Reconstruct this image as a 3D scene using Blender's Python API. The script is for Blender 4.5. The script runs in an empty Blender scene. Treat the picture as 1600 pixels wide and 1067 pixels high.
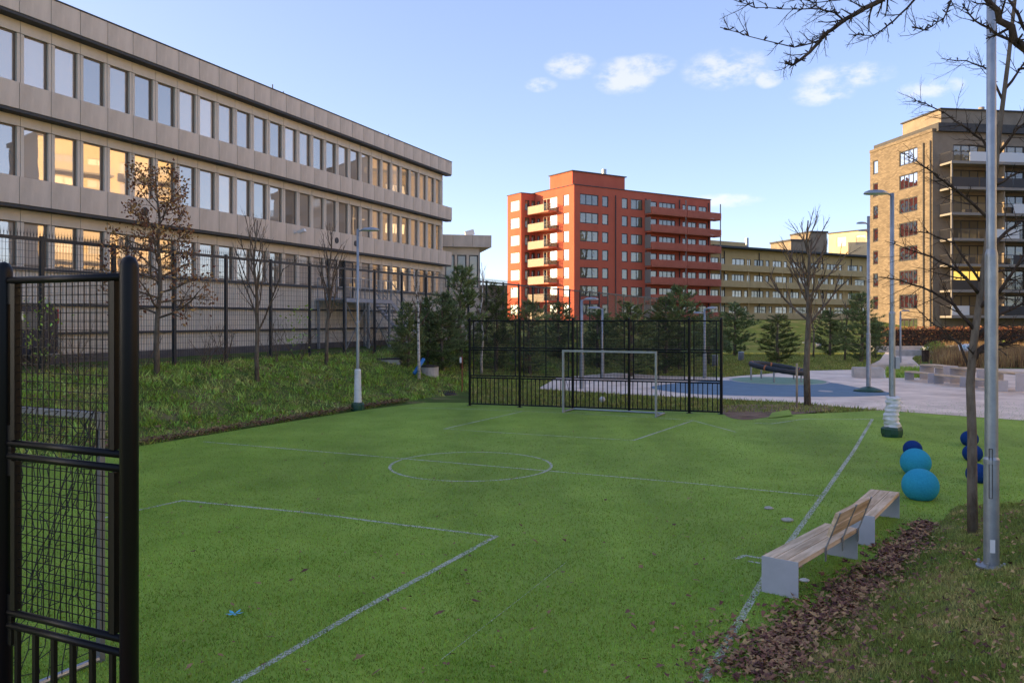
import bpy, math, random
import numpy as np
from mathutils import Vector

# ------------------------------------------------------------------ camera, sky, sun, exposure
scene = bpy.context.scene
col = scene.collection
F = 1300.0; CH = 3.0; HZ = 500.0            # focal length in photo pixels, camera height, horizon row
cam_d = bpy.data.cameras.new('camera'); cam = bpy.data.objects.new('camera', cam_d); col.objects.link(cam)
cam.location = (0, 0, CH); cam.rotation_euler = (math.radians(90), 0, 0)
cam_d.sensor_width = 36; cam_d.lens = 36 * F / 1600; cam_d.shift_y = (HZ - 533.5) / 1600
cam_d.clip_start = 0.05; cam_d.clip_end = 3000
scene.camera = cam

SUN_EL = math.radians(11)
SUN_D = Vector((-0.995, 0.08, 0)).normalized()
SUN_V = Vector((SUN_D.x * math.cos(SUN_EL), SUN_D.y * math.cos(SUN_EL), math.sin(SUN_EL)))
sd = bpy.data.lights.new('sun', 'SUN'); sd.energy = 2.0; sd.angle = math.radians(0.5); sd.color = (1.0, 0.76, 0.45)
sun = bpy.data.objects.new('sun', sd); col.objects.link(sun)
sun.rotation_euler = SUN_V.to_track_quat('Z', 'Y').to_euler()

world = bpy.data.worlds.new('World'); world.cycles.sampling_method = 'MANUAL'; world.cycles.sample_map_resolution = 512; scene.world = world; world.use_nodes = True
WN = world.node_tree.nodes; WL = world.node_tree.links
WN.clear()
def wn(t, **k):
    n = WN.new(t)
    for a, b in k.items(): setattr(n, a, b)
    return n
def wmath(op, a, b=None, c=None, clamp=False):
    n = wn('ShaderNodeMath', operation=op, use_clamp=clamp)
    for i, q in enumerate((a, b, c)):
        if q is None: continue
        if isinstance(q, (int, float)): n.inputs[i].default_value = q
        else: WL.new(q, n.inputs[i])
    return n.outputs[0]
sky = wn('ShaderNodeTexSky', sky_type='NISHITA', sun_disc=False)
sky.sun_elevation = SUN_EL; sky.sun_rotation = math.atan2(SUN_D.x, SUN_D.y)
sky.altitude = 0; sky.air_density = 0.5; sky.dust_density = 0.8; sky.ozone_density = 2.5
tc = wn('ShaderNodeTexCoord'); sep = wn('ShaderNodeSeparateXYZ'); WL.new(tc.outputs['Generated'], sep.inputs[0])
az = wmath('ARCTAN2', sep.outputs[0], sep.outputs[1]); el = wmath('ARCSINE', sep.outputs[2])
nz = wn('ShaderNodeTexNoise'); nz.inputs['Scale'].default_value = 30; nz.inputs['Detail'].default_value = 6; nz.inputs['Roughness'].default_value = 0.6
mp = wn('ShaderNodeMapping'); mp.inputs['Scale'].default_value = (1, 1, 1.8)
WL.new(tc.outputs['Generated'], mp.inputs[0]); WL.new(mp.outputs[0], nz.inputs[0])
def pxdir(x, y):
    a = math.atan2(x - 800, F); return a, math.atan2(HZ - y, math.hypot(F, x - 800))
blobs = [(845,133,30,13),(892,104,48,22),(975,120,58,32),(1012,103,52,20),(1135,108,80,34),(1200,123,26,16),
         (1320,120,82,22),(1285,147,55,20),(1455,138,50,16),(1130,314,70,13)]
rs = random.Random(4)
cl = None
dirs = [(*pxdir(x, y), sx / F * 0.95, sy / F * 0.98) for x, y, sx, sy in blobs]
for _ in range(5):                       # the same small clouds go on round the rest of the horizon
    a = rs.uniform(0.75, 5.6); e = rs.uniform(0.2, 0.34)
    for q in range(2): dirs.append((a + rs.uniform(-.03, .03), e + rs.uniform(-.01, .01), rs.uniform(.025, .05), rs.uniform(.01, .02)))
for a, e, sa, se in dirs:
    a = (a + math.pi) % (2 * math.pi) - math.pi
    dx = wmath('MULTIPLY', wmath('SUBTRACT', az, a), 1 / sa); dy = wmath('MULTIPLY', wmath('SUBTRACT', el, e), 1 / se)
    q = wmath('SUBTRACT', 1.0, wmath('ADD', wmath('MULTIPLY', dx, dx), wmath('MULTIPLY', dy, dy)), clamp=True)
    cl = q if cl is None else wmath('MAXIMUM', cl, q)
dens = wmath('MULTIPLY', wmath('POWER', cl, 0.75), wmath('MULTIPLY_ADD', nz.outputs[0], 4.2, -1.25))
mr = wn('ShaderNodeMapRange', interpolation_type='SMOOTHSTEP'); WL.new(dens, mr.inputs[0])
mr.inputs[1].default_value = 0.08; mr.inputs[2].default_value = 1.15; mr.inputs[3].default_value = 0; mr.inputs[4].default_value = 0.5
hs = wn('ShaderNodeHueSaturation'); hs.inputs['Saturation'].default_value = 1.25; hs.inputs['Hue'].default_value = 0.518
gm = wn('ShaderNodeGamma'); gm.inputs[1].default_value = 0.55; WL.new(sky.outputs[0], gm.inputs[0]); WL.new(gm.outputs[0], hs.inputs['Color'])
mix = wn('ShaderNodeMix', data_type='RGBA'); WL.new(mr.outputs[0], mix.inputs[0]); WL.new(hs.outputs[0], mix.inputs[6])
mix.inputs[7].default_value = (1.42, 1.47, 1.6, 1)
bg = wn('ShaderNodeBackground'); bg.inputs[1].default_value = 0.15; WL.new(mix.outputs[2], bg.inputs[0])
wo = wn('ShaderNodeOutputWorld'); WL.new(bg.outputs[0], wo.inputs[0])

vs = scene.view_settings
vs.view_transform = 'Standard'; vs.look = 'None'; vs.gamma = 1; vs.exposure = 2.42; vs.use_white_balance = True; vs.white_balance_temperature = 7400; vs.white_balance_tint = 12; vs.use_curve_mapping = False
scene.cycles.max_bounces = 6; scene.cycles.transparent_max_bounces = 12

# ------------------------------------------------------------------ helpers
def V(*a): return Vector(a)
def at(x, y, Y): return Vector(((x - 800) * Y / F, Y, CH - (y - HZ) * Y / F))
def tag(o, label=None, cat=None, group=None, kind=None):
    if label: o['label'] = label
    if cat: o['category'] = cat
    if group: o['group'] = group
    if kind: o['kind'] = kind
    return o
def thing(name, loc, label, cat, rz=0, group=None):
    o = bpy.data.objects.new(name, None); col.objects.link(o); o.location = loc; o.rotation_euler = (0, 0, rz)
    o.empty_display_size = 0.2
    return tag(o, label, cat, group)
def link(name, me, parent=None, loc=(0, 0, 0)):
    o = bpy.data.objects.new(name, me); col.objects.link(o); o.parent = parent; o.location = loc; return o
def copy_tree(o, parent=None):
    c = o.copy(); col.objects.link(c); c.parent = parent
    for ch in list(o.children): copy_tree(ch, c)
    return c
class MB:
    def __init__(s): s.v = []; s.f = []; s.mi = []; s.m = 0; s.sm = False
    def quad(s, a, b, c, d): n = len(s.v); s.v += [tuple(a), tuple(b), tuple(c), tuple(d)]; s.f.append((n, n+1, n+2, n+3)); s.mi.append(s.m)
    def poly(s, pts): n = len(s.v); s.v += [tuple(p) for p in pts]; s.f.append(tuple(range(n, n+len(pts)))); s.mi.append(s.m)
    def obox(s, c, ax, ay, az):           # centre and three half-axis vectors
        c, ax, ay, az = map(Vector, (c, ax, ay, az)); n = len(s.v)
        for k in (-1, 1):
            for j in (-1, 1):
                for i in (-1, 1): s.v.append(tuple(c + ax*i + ay*j + az*k))
        for f in ((0,2,3,1),(4,5,7,6),(0,1,5,4),(2,6,7,3),(0,4,6,2),(1,3,7,5)): s.f.append(tuple(n+q for q in f)); s.mi.append(s.m)
        return s
    def box(s, x0, x1, y0, y1, z0, z1):
        return s.obox(((x0+x1)/2, (y0+y1)/2, (z0+z1)/2), ((x1-x0)/2, 0, 0), (0, (y1-y0)/2, 0), (0, 0, (z1-z0)/2))
    def bar(s, a, b, w, t=None, up=(0, 0, 1)):
        a = Vector(a); b = Vector(b); d = b - a; l = d.length
        if l < 1e-6: return s
        d /= l; up = Vector(up)
        if abs(d.dot(up)) > .99: up = Vector((0, 1, 0)) if abs(d.y) < .9 else Vector((1, 0, 0))
        sd_ = d.cross(up).normalized(); u2 = sd_.cross(d)
        return s.obox((a+b)/2, d*l/2, sd_*w/2, u2*(t or w)/2)
    def tube(s, pts, rad, n=8, cap=True):
        pts = [Vector(p) for p in pts]; N = len(s.v)
        if not hasattr(rad, '__len__'): rad = [rad]*len(pts)
        t0 = (pts[1]-pts[0]).normalized(); ref = Vector((0, 0, 1)) if abs(t0.z) < .9 else Vector((1, 0, 0))
        a = t0.cross(ref).normalized()
        for i, p in enumerate(pts):
            t = (pts[min(i+1, len(pts)-1)] - pts[max(i-1, 0)])
            if t.length < 1e-9: t = t0
            t.normalize(); a = (a - t*a.dot(t))
            if a.length < 1e-6: a = t.orthogonal()
            a.normalize(); b = t.cross(a)
            for k in range(n):
                an = 2*math.pi*k/n; s.v.append(tuple(p + (a*math.cos(an) + b*math.sin(an))*rad[i]))
        for i in range(len(pts)-1):
            for k in range(n):
                k2 = (k+1) % n; s.f.append((N+i*n+k, N+i*n+k2, N+(i+1)*n+k2, N+(i+1)*n+k)); s.mi.append(s.m)
        if cap:
            s.f.append(tuple(N+k for k in reversed(range(n)))); s.mi.append(s.m)
            s.f.append(tuple(N+(len(pts)-1)*n+k for k in range(n))); s.mi.append(s.m)
        return s
    def lathe(s, prof, n=16, c=(0, 0, 0), sharp=False):
        if sharp:
            for i in range(len(prof)-1):
                N = len(s.v)
                for (r, z) in prof[i:i+2]:
                    for k in range(n): an = 2*math.pi*k/n; s.v.append((c[0]+r*math.cos(an), c[1]+r*math.sin(an), c[2]+z))
                for k in range(n): k2 = (k+1) % n; s.f.append((N+k, N+k2, N+n+k2, N+n+k)); s.mi.append(s.m)
            s.f.append(tuple(N+n+k for k in range(n))); s.mi.append(s.m); return s
        pts = [Vector(c)+Vector((0, 0, z)) for r, z in prof]; N = len(s.v)
        for (r, z) in prof:
            for k in range(n): an = 2*math.pi*k/n; s.v.append((c[0]+r*math.cos(an), c[1]+r*math.sin(an), c[2]+z))
        for i in range(len(prof)-1):
            for k in range(n):
                k2 = (k+1) % n; s.f.append((N+i*n+k, N+i*n+k2, N+(i+1)*n+k2, N+(i+1)*n+k)); s.mi.append(s.m)
        s.f.append(tuple(N+k for k in reversed(range(n)))); s.mi.append(s.m)
        s.f.append(tuple(N+(len(prof)-1)*n+k for k in range(n))); s.mi.append(s.m)
        return s
    def mesh(s, name, mats, smooth=False):
        me = bpy.data.meshes.new(name); me.from_pydata(s.v, [], s.f)
        for m in (mats if isinstance(mats, (list, tuple)) else [mats]): me.materials.append(m)
        if any(s.mi): me.polygons.foreach_set('material_index', s.mi)
        if smooth: me.polygons.foreach_set('use_smooth', [True]*len(s.f))
        me.update(); return me
    def build(s, name, mats, parent=None, smooth=False, loc=(0, 0, 0)):
        return link(name, s.mesh(name, mats, smooth), parent, loc)

# ------------------------------------------------------------------ materials
def pmat(name, c1, c2=None, scale=3, rough=.7, bump=0, bscale=None, metal=0, spec=.5, island=0, detail=5, stretch=(1, 1, 1), mid=None, lo=.35, hi=.65):
    m = bpy.data.materials.new(name); m.use_nodes = True; N = m.node_tree.nodes; L = m.node_tree.links
    b = N['Principled BSDF']; b.inputs['Roughness'].default_value = rough; b.inputs['Metallic'].default_value = metal
    b.inputs['Specular IOR Level'].default_value = spec
    tcn = N.new('ShaderNodeTexCoord'); mpn = N.new('ShaderNodeMapping'); mpn.inputs['Scale'].default_value = stretch
    L.new(tcn.outputs['Object'], mpn.inputs[0])
    c2 = c2 or c1
    nzn = N.new('ShaderNodeTexNoise'); nzn.inputs['Scale'].default_value = scale; nzn.inputs['Detail'].default_value = detail
    nzn.inputs['Roughness'].default_value = .62
    L.new(mpn.outputs[0], nzn.inputs[0])
    cr = N.new('ShaderNodeValToRGB'); L.new(nzn.outputs[0], cr.inputs[0])
    cr.color_ramp.elements[0].position = lo; cr.color_ramp.elements[1].position = hi
    cr.color_ramp.elements[0].color = (*c1, 1); cr.color_ramp.elements[1].color = (*c2, 1)
    if mid: e = cr.color_ramp.elements.new((lo+hi)/2); e.color = (*mid, 1)
    out = cr.outputs[0]
    if island:
        g = N.new('ShaderNodeNewGeometry'); hv = N.new('ShaderNodeHueSaturation')
        ma = N.new('ShaderNodeMath'); ma.operation = 'MULTIPLY_ADD'; L.new(g.outputs['Random Per Island'], ma.inputs[0])
        ma.inputs[1].default_value = island; ma.inputs[2].default_value = 1 - island*.5
        L.new(ma.outputs[0], hv.inputs['Value']); L.new(out, hv.inputs['Color'])
        mh = N.new('ShaderNodeMath'); mh.operation = 'MULTIPLY_ADD'; L.new(g.outputs['Random Per Island'], mh.inputs[0])
        mh.inputs[1].default_value = .05*island; mh.inputs[2].default_value = .5 - .025*island; L.new(mh.outputs[0], hv.inputs['Hue'])
        out = hv.outputs[0]
    L.new(out, b.inputs['Base Color'])
    if bump:
        n2 = N.new('ShaderNodeTexNoise'); n2.inputs['Scale'].default_value = bscale or scale*6; n2.inputs['Detail'].default_value = 4
        L.new(mpn.outputs[0], n2.inputs[0])
        bm = N.new('ShaderNodeBump'); bm.inputs['Strength'].default_value = 1; bm.inputs['Distance'].default_value = bump
        L.new(n2.outputs[0], bm.inputs['Height']); L.new(bm.outputs[0], b.inputs['Normal'])
    m.cycles.emission_sampling = 'NONE'
    return m
def glassmat(name, base, gloss=.55, tint=(.9, .92, .95), rough=.01, wav=.0):
    m = bpy.data.materials.new(name); m.use_nodes = True; N = m.node_tree.nodes; L = m.node_tree.links; N.clear()
    d = N.new('ShaderNodeBsdfDiffuse'); g = N.new('ShaderNodeBsdfGlossy'); x = N.new('ShaderNodeMixShader'); o = N.new('ShaderNodeOutputMaterial')
    oi = N.new('ShaderNodeObjectInfo'); hv = N.new('ShaderNodeHueSaturation'); hv.inputs['Color'].default_value = (*base, 1)
    ma = N.new('ShaderNodeMath'); ma.operation = 'MULTIPLY_ADD'; L.new(oi.outputs['Random'], ma.inputs[0]); ma.inputs[1].default_value = 1.2; ma.inputs[2].default_value = .4
    L.new(ma.outputs[0], hv.inputs['Value']); L.new(hv.outputs[0], d.inputs[0])
    g.inputs['Color'].default_value = (*tint, 1); g.inputs['Roughness'].default_value = rough
    if wav:
        tcn = N.new('ShaderNodeTexCoord'); n2 = N.new('ShaderNodeTexNoise'); n2.inputs['Scale'].default_value = 1.1; n2.inputs['Detail'].default_value = 1
        L.new(tcn.outputs['Object'], n2.inputs[0]); bm = N.new('ShaderNodeBump'); bm.inputs['Distance'].default_value = wav
        L.new(n2.outputs[0], bm.inputs['Height']); L.new(bm.outputs[0], g.inputs['Normal'])
    lw = N.new('ShaderNodeFresnel'); lw.inputs[0].default_value = 1.5
    mm = N.new('ShaderNodeMath'); mm.operation = 'MULTIPLY_ADD'; mm.use_clamp = True; L.new(lw.outputs[0], mm.inputs[0]); mm.inputs[1].default_value = 1 - gloss; mm.inputs[2].default_value = gloss
    L.new(mm.outputs[0], x.inputs[0]); L.new(d.outputs[0], x.inputs[1]); L.new(g.outputs[0], x.inputs[2]); L.new(x.outputs[0], o.inputs[0])
    return m
M = {}
M['ground'] = pmat('grassland', (.08, .10, .024), (.19, .165, .07), .9, .95, .03, 14, spec=.1, mid=(.08, .13, .025), detail=10)
M['turf'] = pmat('artificial_turf', (.15, .262, .022), (.29, .42, .065), .8, .7, .010, 70, spec=.15, detail=15, lo=.2, hi=.8)
for mm_ in (M['turf'],):
    N = mm_.node_tree.nodes; L = mm_.node_tree.links; b = N['Principled BSDF']; old = b.inputs['Base Color'].links[0].from_socket
    tcn = N.new('ShaderNodeTexCoord'); mpn = N.new('ShaderNodeMapping'); mpn.inputs['Rotation'].default_value = (0, 0, math.radians(25)); mpn.inputs['Scale'].default_value = (1.0, .22, 1)
    nn = N.new('ShaderNodeTexNoise'); nn.inputs['Scale'].default_value = .5; nn.inputs['Detail'].default_value = 4; L.new(tcn.outputs['Object'], mpn.inputs[0]); L.new(mpn.outputs[0], nn.inputs[0])
    mr_ = N.new('ShaderNodeMapRange'); L.new(nn.outputs[0], mr_.inputs[0]); mr_.inputs[1].default_value = .3; mr_.inputs[2].default_value = .7; mr_.inputs[3].default_value = .78; mr_.inputs[4].default_value = 1.2
    hv = N.new('ShaderNodeHueSaturation'); L.new(mr_.outputs[0], hv.inputs['Value']); L.new(old, hv.inputs['Color']); L.new(hv.outputs[0], b.inputs['Base Color'])
M['blade_turf'] = pmat('turf_blade', (.16, .275, .022), (.32, .45, .065), 1.2, .65, spec=.25, island=1.15)
M['blade'] = pmat('grass_blade', (.24, .34, .045), (.54, .54, .17), .8, .8, spec=.2, island=1.0, mid=(.28, .44, .075))
M['blade_dry'] = pmat('moss_blade', (.21, .24, .045), (.48, .39, .15), 1.5, .8, spec=.2, island=1.0, mid=(.27, .315, .07))
M['leaf'] = pmat('dead_leaf', (.16, .072, .042), (.36, .18, .095), 6, .65, spec=.25, island=1.5, lo=.3, hi=.7)
M['leaf_tan'] = pmat('tan_leaf', (.16, .075, .035), (.30, .17, .09), 3, .75, spec=.3, island=1.0)
M['oakleaf'] = pmat('oak_leaf', (.17, .075, .035), (.36, .17, .075), 2.5, .7, spec=.3, island=1.2)
M['soil'] = pmat('bare_soil', (.15, .095, .065), (.28, .19, .135), 2, .95, .02, 25, spec=.1)
M['plaza'] = pmat('plaza_paving', (.56, .43, .32), (.88, .72, .57), .7, .55, .003, 30, spec=.45, detail=12, lo=.32, hi=.62)
M['bluerub'] = pmat('blue_rubber', (.10, .185, .25), (.13, .225, .30), 2, .8, .003, 60, spec=.3)
M['greenrub'] = pmat('green_rubber', (.16, .30, .20), (.22, .37, .26), 2, .8, .003, 60)
M['palerub'] = pmat('pale_rubber', (.45, .43, .40), None, 2, .8)
M['conc'] = pmat('concrete_panel', (.50, .425, .34), (.66, .565, .46), .8, .85, .004, 20, stretch=(2, 2, .45), spec=.3, detail=8)
M['lintel'] = pmat('lintel_panel', (.60, .53, .43), (.70, .62, .51), .8, .8, .002, 20, spec=.3)
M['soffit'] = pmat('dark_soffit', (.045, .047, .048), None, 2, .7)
M['clad'] = pmat('corrugated_cladding', (.62, .545, .44), (.74, .66, .54), .7, .6, spec=.4)
M['plinth'] = pmat('plinth', (.085, .075, .072), (.13, .115, .105), 2, .9, .01, 30)
M['alu'] = pmat('aluminium_frame', (.30, .28, .25), None, 2, .45, metal=.3)
M['darkframe'] = pmat('dark_frame', (.03, .028, .027), None, 2, .5)
M['bronze'] = pmat('bronze_frame', (.16, .13, .10), None, 2, .45, metal=.2)
M['gl_left'] = glassmat('office_glass', (.50, .42, .335), .36, (.98, .88, .76), .01, .0008)
M['gl_far'] = glassmat('window_glass', (.20, .155, .085), .10, (.95, .93, .88), .02, .02)
M['gl_lit'] = glassmat('curtained_glass', (.55, .47, .34), .12, (.95, .93, .88), .03, .02)
M['gl_glare'] = glassmat('mirror_glass', (.5, .45, .38), .8, (1, .97, .9), .12)
M['orange'] = pmat('orange_render', (.55, .115, .065), (.61, .135, .075), .4, .9, .004, 30, spec=.2, stretch=(1, 1, .4))
M['redbalc'] = pmat('red_balcony', (.58, .15, .085), (.64, .18, .105), 1, .7, spec=.3)
M['cream'] = pmat('cream_balcony', (.55, .44, .30), None, 1, .7)
M['tan'] = pmat('tan_render', (.64, .40, .17), (.70, .45, .20), .5, .9, spec=.2, stretch=(1, 1, .4))
M['tanbalc'] = pmat('tan_balcony', (.68, .44, .19), (.74, .49, .22), 1, .75)
M['creamwall'] = pmat('cream_render', (.62, .48, .28), (.68, .53, .32), .5, .9)
M['brownblock'] = pmat('brown_brick_far', (.22, .17, .12), (.28, .22, .155), .8, .9)
M['roofdark'] = pmat('roof_felt', (.05, .047, .045), (.07, .065, .06), 2, .8)
def brickmat(name, a, b, mortar):
    m = pmat(name, a, b, 4, .9, spec=.2); N = m.node_tree.nodes; L = m.node_tree.links
    bt = N.new('ShaderNodeTexBrick'); bt.inputs['Scale'].default_value = 1; bt.inputs['Brick Width'].default_value = .5; bt.inputs['Row Height'].default_value = .15
    bt.inputs['Mortar Size'].default_value = .02; bt.inputs['Color1'].default_value = (*a, 1); bt.inputs['Color2'].default_value = (*b, 1); bt.inputs['Mortar'].default_value = (*mortar, 1)
    tcn = N.new('ShaderNodeTexCoord'); sp = N.new('ShaderNodeSeparateXYZ'); cb = N.new('ShaderNodeCombineXYZ'); ad = N.new('ShaderNodeMath'); ad.operation = 'ADD'
    L.new(tcn.outputs['Object'], sp.inputs[0]); L.new(sp.outputs[0], ad.inputs[0]); L.new(sp.outputs[1], ad.inputs[1]); L.new(ad.outputs[0], cb.inputs[0]); L.new(sp.outputs[2], cb.inputs[1])
    L.new(cb.outputs[0], bt.inputs['Vector'])
    n2 = N.new('ShaderNodeTexNoise'); n2.inputs['Scale'].default_value = .5; L.new(tcn.outputs['Object'], n2.inputs[0])
    mx = N.new('ShaderNodeMix'); mx.data_type = 'RGBA'; mx.blend_type = 'MULTIPLY'; mx.inputs[0].default_value = .5
    L.new(bt.outputs[0], mx.inputs[6]); L.new(n2.outputs[1], mx.inputs[7]); 
    cr = N.new('ShaderNodeMapRange'); L.new(n2.outputs[0], cr.inputs[0]); cr.inputs[3].default_value = .75; cr.inputs[4].default_value = 1.25
    hv = N.new('ShaderNodeHueSaturation'); L.new(cr.outputs[0], hv.inputs['Value']); L.new(bt.outputs[0], hv.inputs['Color'])
    L.new(hv.outputs[0], N['Principled BSDF'].inputs['Base Color']); return m
M['brick'] = brickmat('yellow_brick', (.15, .112, .075), (.25, .19, .125), (.13, .11, .085))
M['balcdark'] = pmat('dark_balcony_metal', (.03, .028, .027), None, 2, .5)
M['slab'] = pmat('balcony_slab', (.25, .225, .195), None, 2, .8)
M['frost'] = pmat('frosted_panel', (.62, .64, .64), None, 2, .35)
M['black'] = pmat('black_powder_coat', (.005, .005, .006), None, 2, .42, spec=.22)
M['fence'] = pmat('blue_grey_fence', (.020, .026, .032), None, 2, .5)
M['galv'] = pmat('galvanised_steel', (.27, .30, .32), (.36, .39, .41), 5, .42, .0015, 50, metal=.55)
M['plate'] = pmat('grey_blue_steel', (.38, .39, .42), (.43, .44, .47), 4, .5, .0005, 60, spec=.4)
M['plate2'] = pmat('dull_grey_tube', (.15, .155, .16), (.20, .205, .21), 4, .5, metal=.3)
M['wood'] = pmat('weathered_timber', (.30, .235, .165), (.50, .41, .31), 3, .75, .002, 30, stretch=(1, 1, 1), spec=.25)
M['woodx'] = pmat('grained_timber', (.42, .29, .17), (.80, .62, .42), 9, .75, .002, 30, stretch=(.12, 1, 1), spec=.25)
M['bark'] = pmat('grey_brown_bark', (.10, .075, .055), (.20, .165, .125), 9, .9, .012, 30, stretch=(1, 1, .35), spec=.15)
M['barkdark'] = pmat('dark_bark', (.035, .024, .018), (.10, .07, .05), 9, .9, .01, 30, stretch=(1, 1, .5), spec=.15)
M['twig'] = pmat('twig', (.10, .07, .05), (.19, .14, .10), 5, .85, spec=.15)
M['birch'] = pmat('birch_bark', (.62, .58, .52), (.10, .09, .08), 5, .8, stretch=(.6, .6, 2.2), lo=.52, hi=.62)
M['needle'] = pmat('pine_needles', (.085, .125, .04), (.22, .27, .095), 1.5, .6, spec=.3, island=1.1)
M['hedge'] = pmat('beech_leaves', (.19, .06, .022), (.34, .13, .045), 1.2, .8, island=1.0)
M['drygrass'] = pmat('dry_ornamental_grass', (.20, .11, .045), (.42, .27, .12), .5, .85, island=.9)
M['shrubgreen'] = pmat('yellow_green_shrub', (.14, .20, .02), (.28, .32, .04), 2, .7, island=.8)
M['cyan'] = pmat('cyan_felt', (.010, .27, .40), (.016, .33, .47), 40, .95, .002, 220, spec=.1)
M['navy'] = pmat('navy_felt', (.006, .035, .15), (.009, .05, .19), 40, .95, .002, 220, spec=.1)
M['white_wrap'] = pmat('white_wrapping', (.62, .63, .62), (.74, .75, .74), 6, .5, .01, 9)
M['green_bag'] = pmat('green_tarpaulin', (.008, .055, .030), (.014, .075, .04), 6, .45, .006, 14)
M['goalpaint'] = pmat('goal_aluminium', (.26, .27, .25), (.36, .37, .35), 4, .45, metal=.25)
M['net'] = pmat('net_cord', (.012, .014, .014), None, 2, .8)
M['stone'] = pmat('concrete_block', (.40, .37, .33), (.52, .49, .44), 2, .85, .004, 30)
M['pebble'] = pmat('pale_stone', (.34, .31, .27), (.50, .47, .42), 20, .85, .004, 40)
M['rubber'] = pmat('black_rope_rubber', (.012, .015, .020), (.03, .035, .04), 6, .6, .01, 30)
M['accent'] = pmat('orange_band', (.45, .14, .05), None, 2, .6)
M['bluepipe'] = pmat('blue_plastic_pipe', (.02, .19, .50), None, 2, .35)
M['iron'] = pmat('cast_iron', (.03, .024, .02), (.06, .045, .035), 8, .7, .003, 30)
M['red'] = pmat('rust_red_paint', (.26, .05, .03), None, 2, .6)
M['white'] = pmat('white_plastic', (.72, .72, .70), None, 2, .45)
M['signblue'] = pmat('sign_print', (.62, .72, .75), (.16, .42, .52), 5, .4, lo=.5, hi=.54)
M['van'] = pmat('dark_blue_car_paint', (.012, .02, .045), None, 2, .2)
M['taillight'] = pmat('red_tail_light', (.55, .02, .03), None, 2, .2)
M['tyre'] = pmat('tyre', (.015, .015, .015), None, 2, .8)
M['bin'] = pmat('grey_bin', (.17, .18, .20), (.21, .22, .24), 4, .6)
M['litter'] = pmat('blue_litter', (.05, .45, .65), None, 3, .5)
M['ballm'] = pmat('football', (.62, .60, .57), (.18, .17, .17), 9, .6, lo=.6, hi=.66)
m = bpy.data.materials.new('lit_window'); m.use_nodes = True; b = m.node_tree.nodes['Principled BSDF']
b.inputs['Base Color'].default_value = (.6, .4, .1, 1); b.inputs['Emission Color'].default_value = (1, .68, .16, 1); b.inputs['Emission Strength'].default_value = .22
m.cycles.emission_sampling = 'NONE'; M['litwin'] = m
# worn paint: turf shows through where the paint has rubbed off
m = pmat('worn_line_paint', (.58, .62, .52), (.72, .74, .64), 30, .85, .02, 90); N = m.node_tree.nodes; L = m.node_tree.links
t = N.new('ShaderNodeBsdfTransparent'); x = N.new('ShaderNodeMixShader'); nn = N.new('ShaderNodeTexNoise'); nn.inputs['Scale'].default_value = 38; nn.inputs['Detail'].default_value = 3
tcn = N.new('ShaderNodeTexCoord'); L.new(tcn.outputs['Object'], nn.inputs[0]); n3 = N.new('ShaderNodeTexNoise'); n3.inputs['Scale'].default_value = 1.3; L.new(tcn.outputs['Object'], n3.inputs[0])
ad = N.new('ShaderNodeMath'); ad.operation = 'MULTIPLY_ADD'; L.new(n3.outputs[0], ad.inputs[0]); ad.inputs[1].default_value = .4; ad.inputs[2].default_value = -.15
a2 = N.new('ShaderNodeMath'); a2.operation = 'ADD'; L.new(nn.outputs[0], a2.inputs[0]); L.new(ad.outputs[0], a2.inputs[1])
mr2 = N.new('ShaderNodeMapRange'); L.new(a2.outputs[0], mr2.inputs[0]); mr2.inputs[1].default_value = .36; mr2.inputs[2].default_value = .62; mr2.inputs[4].default_value = .8
L.new(mr2.outputs[0], x.inputs[0]); L.new(t.outputs[0], x.inputs[1]); L.new(N['Principled BSDF'].outputs[0], x.inputs[2]); L.new(x.outputs[0], N['Material Output'].inputs[0])
M['paint'] = m

# ------------------------------------------------------------------ terrain
PU = Vector((.4265, .9045)); PV = Vector((-.9045, .4265)); PO = Vector((-8.88, 19.8))
def sst(a, b, x):
    t = np.clip((x-a)/(b-a), 0, 1); return t*t*(3-2*t)
def bumpy(x, y):
    return (np.sin(x*1.7+y*.6)*np.cos(y*1.3-x*.4)*.5 + np.sin(x*4.1+1.3)*np.sin(y*3.7+x)*.25)
def height(x, y):
    x = np.asarray(x, float); y = np.asarray(y, float)
    d = (x-PO.x)*PV.x + (y-PO.y)*PV.y
    bank = 1.42*sst(.1, 6.0, d) + .05*bumpy(x, y)*sst(.2, 1.5, d)
    dr = (x-1.6)*.778 - (y-7.0)*.628
    dm = np.minimum(dr, (13.7-y)*.9 + .12*np.sin(x*2))
    mound = np.minimum(.24*np.maximum(dm, 0)*sst(-.2, 1.2, dm), 1.5) + .03*bumpy(x*1.5, y*1.5)*sst(0, .6, dm)
    hill = sst(80, 110, y)
    z = -.03 + bank + mound
    return z + (3.0 - z)*hill
def hgt(x, y): return float(height(x, y))
def hit(px, py, dz=0):
    lo = 2.0; prev = None
    for i in range(4000):
        Y = 4 + i*.04; p = at(px, py, Y)
        if p.z <= hgt(p.x, p.y) + dz: return Vector((p.x, p.y, hgt(p.x, p.y)))
    return at(px, py, 120)
def axis_pts(edges):
    out = []
    for a, b, st in edges: out += list(np.arange(a, b, st))
    out.append(edges[-1][1]); return np.array(out)
gx = axis_pts([(-900, -100, 80), (-100, -24, 8), (-24, 20, .4), (20, 60, 2), (60, 140, 8), (140, 900, 80)])
gy = axis_pts([(-300, -20, 40), (-20, 0, 2), (0, 50, .4), (50, 130, 2.5), (130, 1500, 100)])
GX, GY = np.meshgrid(gx, gy); GZ = height(GX, GY)
nv = len(gx)
me = bpy.data.meshes.new('ground')
vv = np.stack([GX.ravel(), GY.ravel(), GZ.ravel()], 1)
ii, jj = np.meshgrid(np.arange(nv-1), np.arange(len(gy)-1)); i0 = (jj*nv+ii).ravel()
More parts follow.
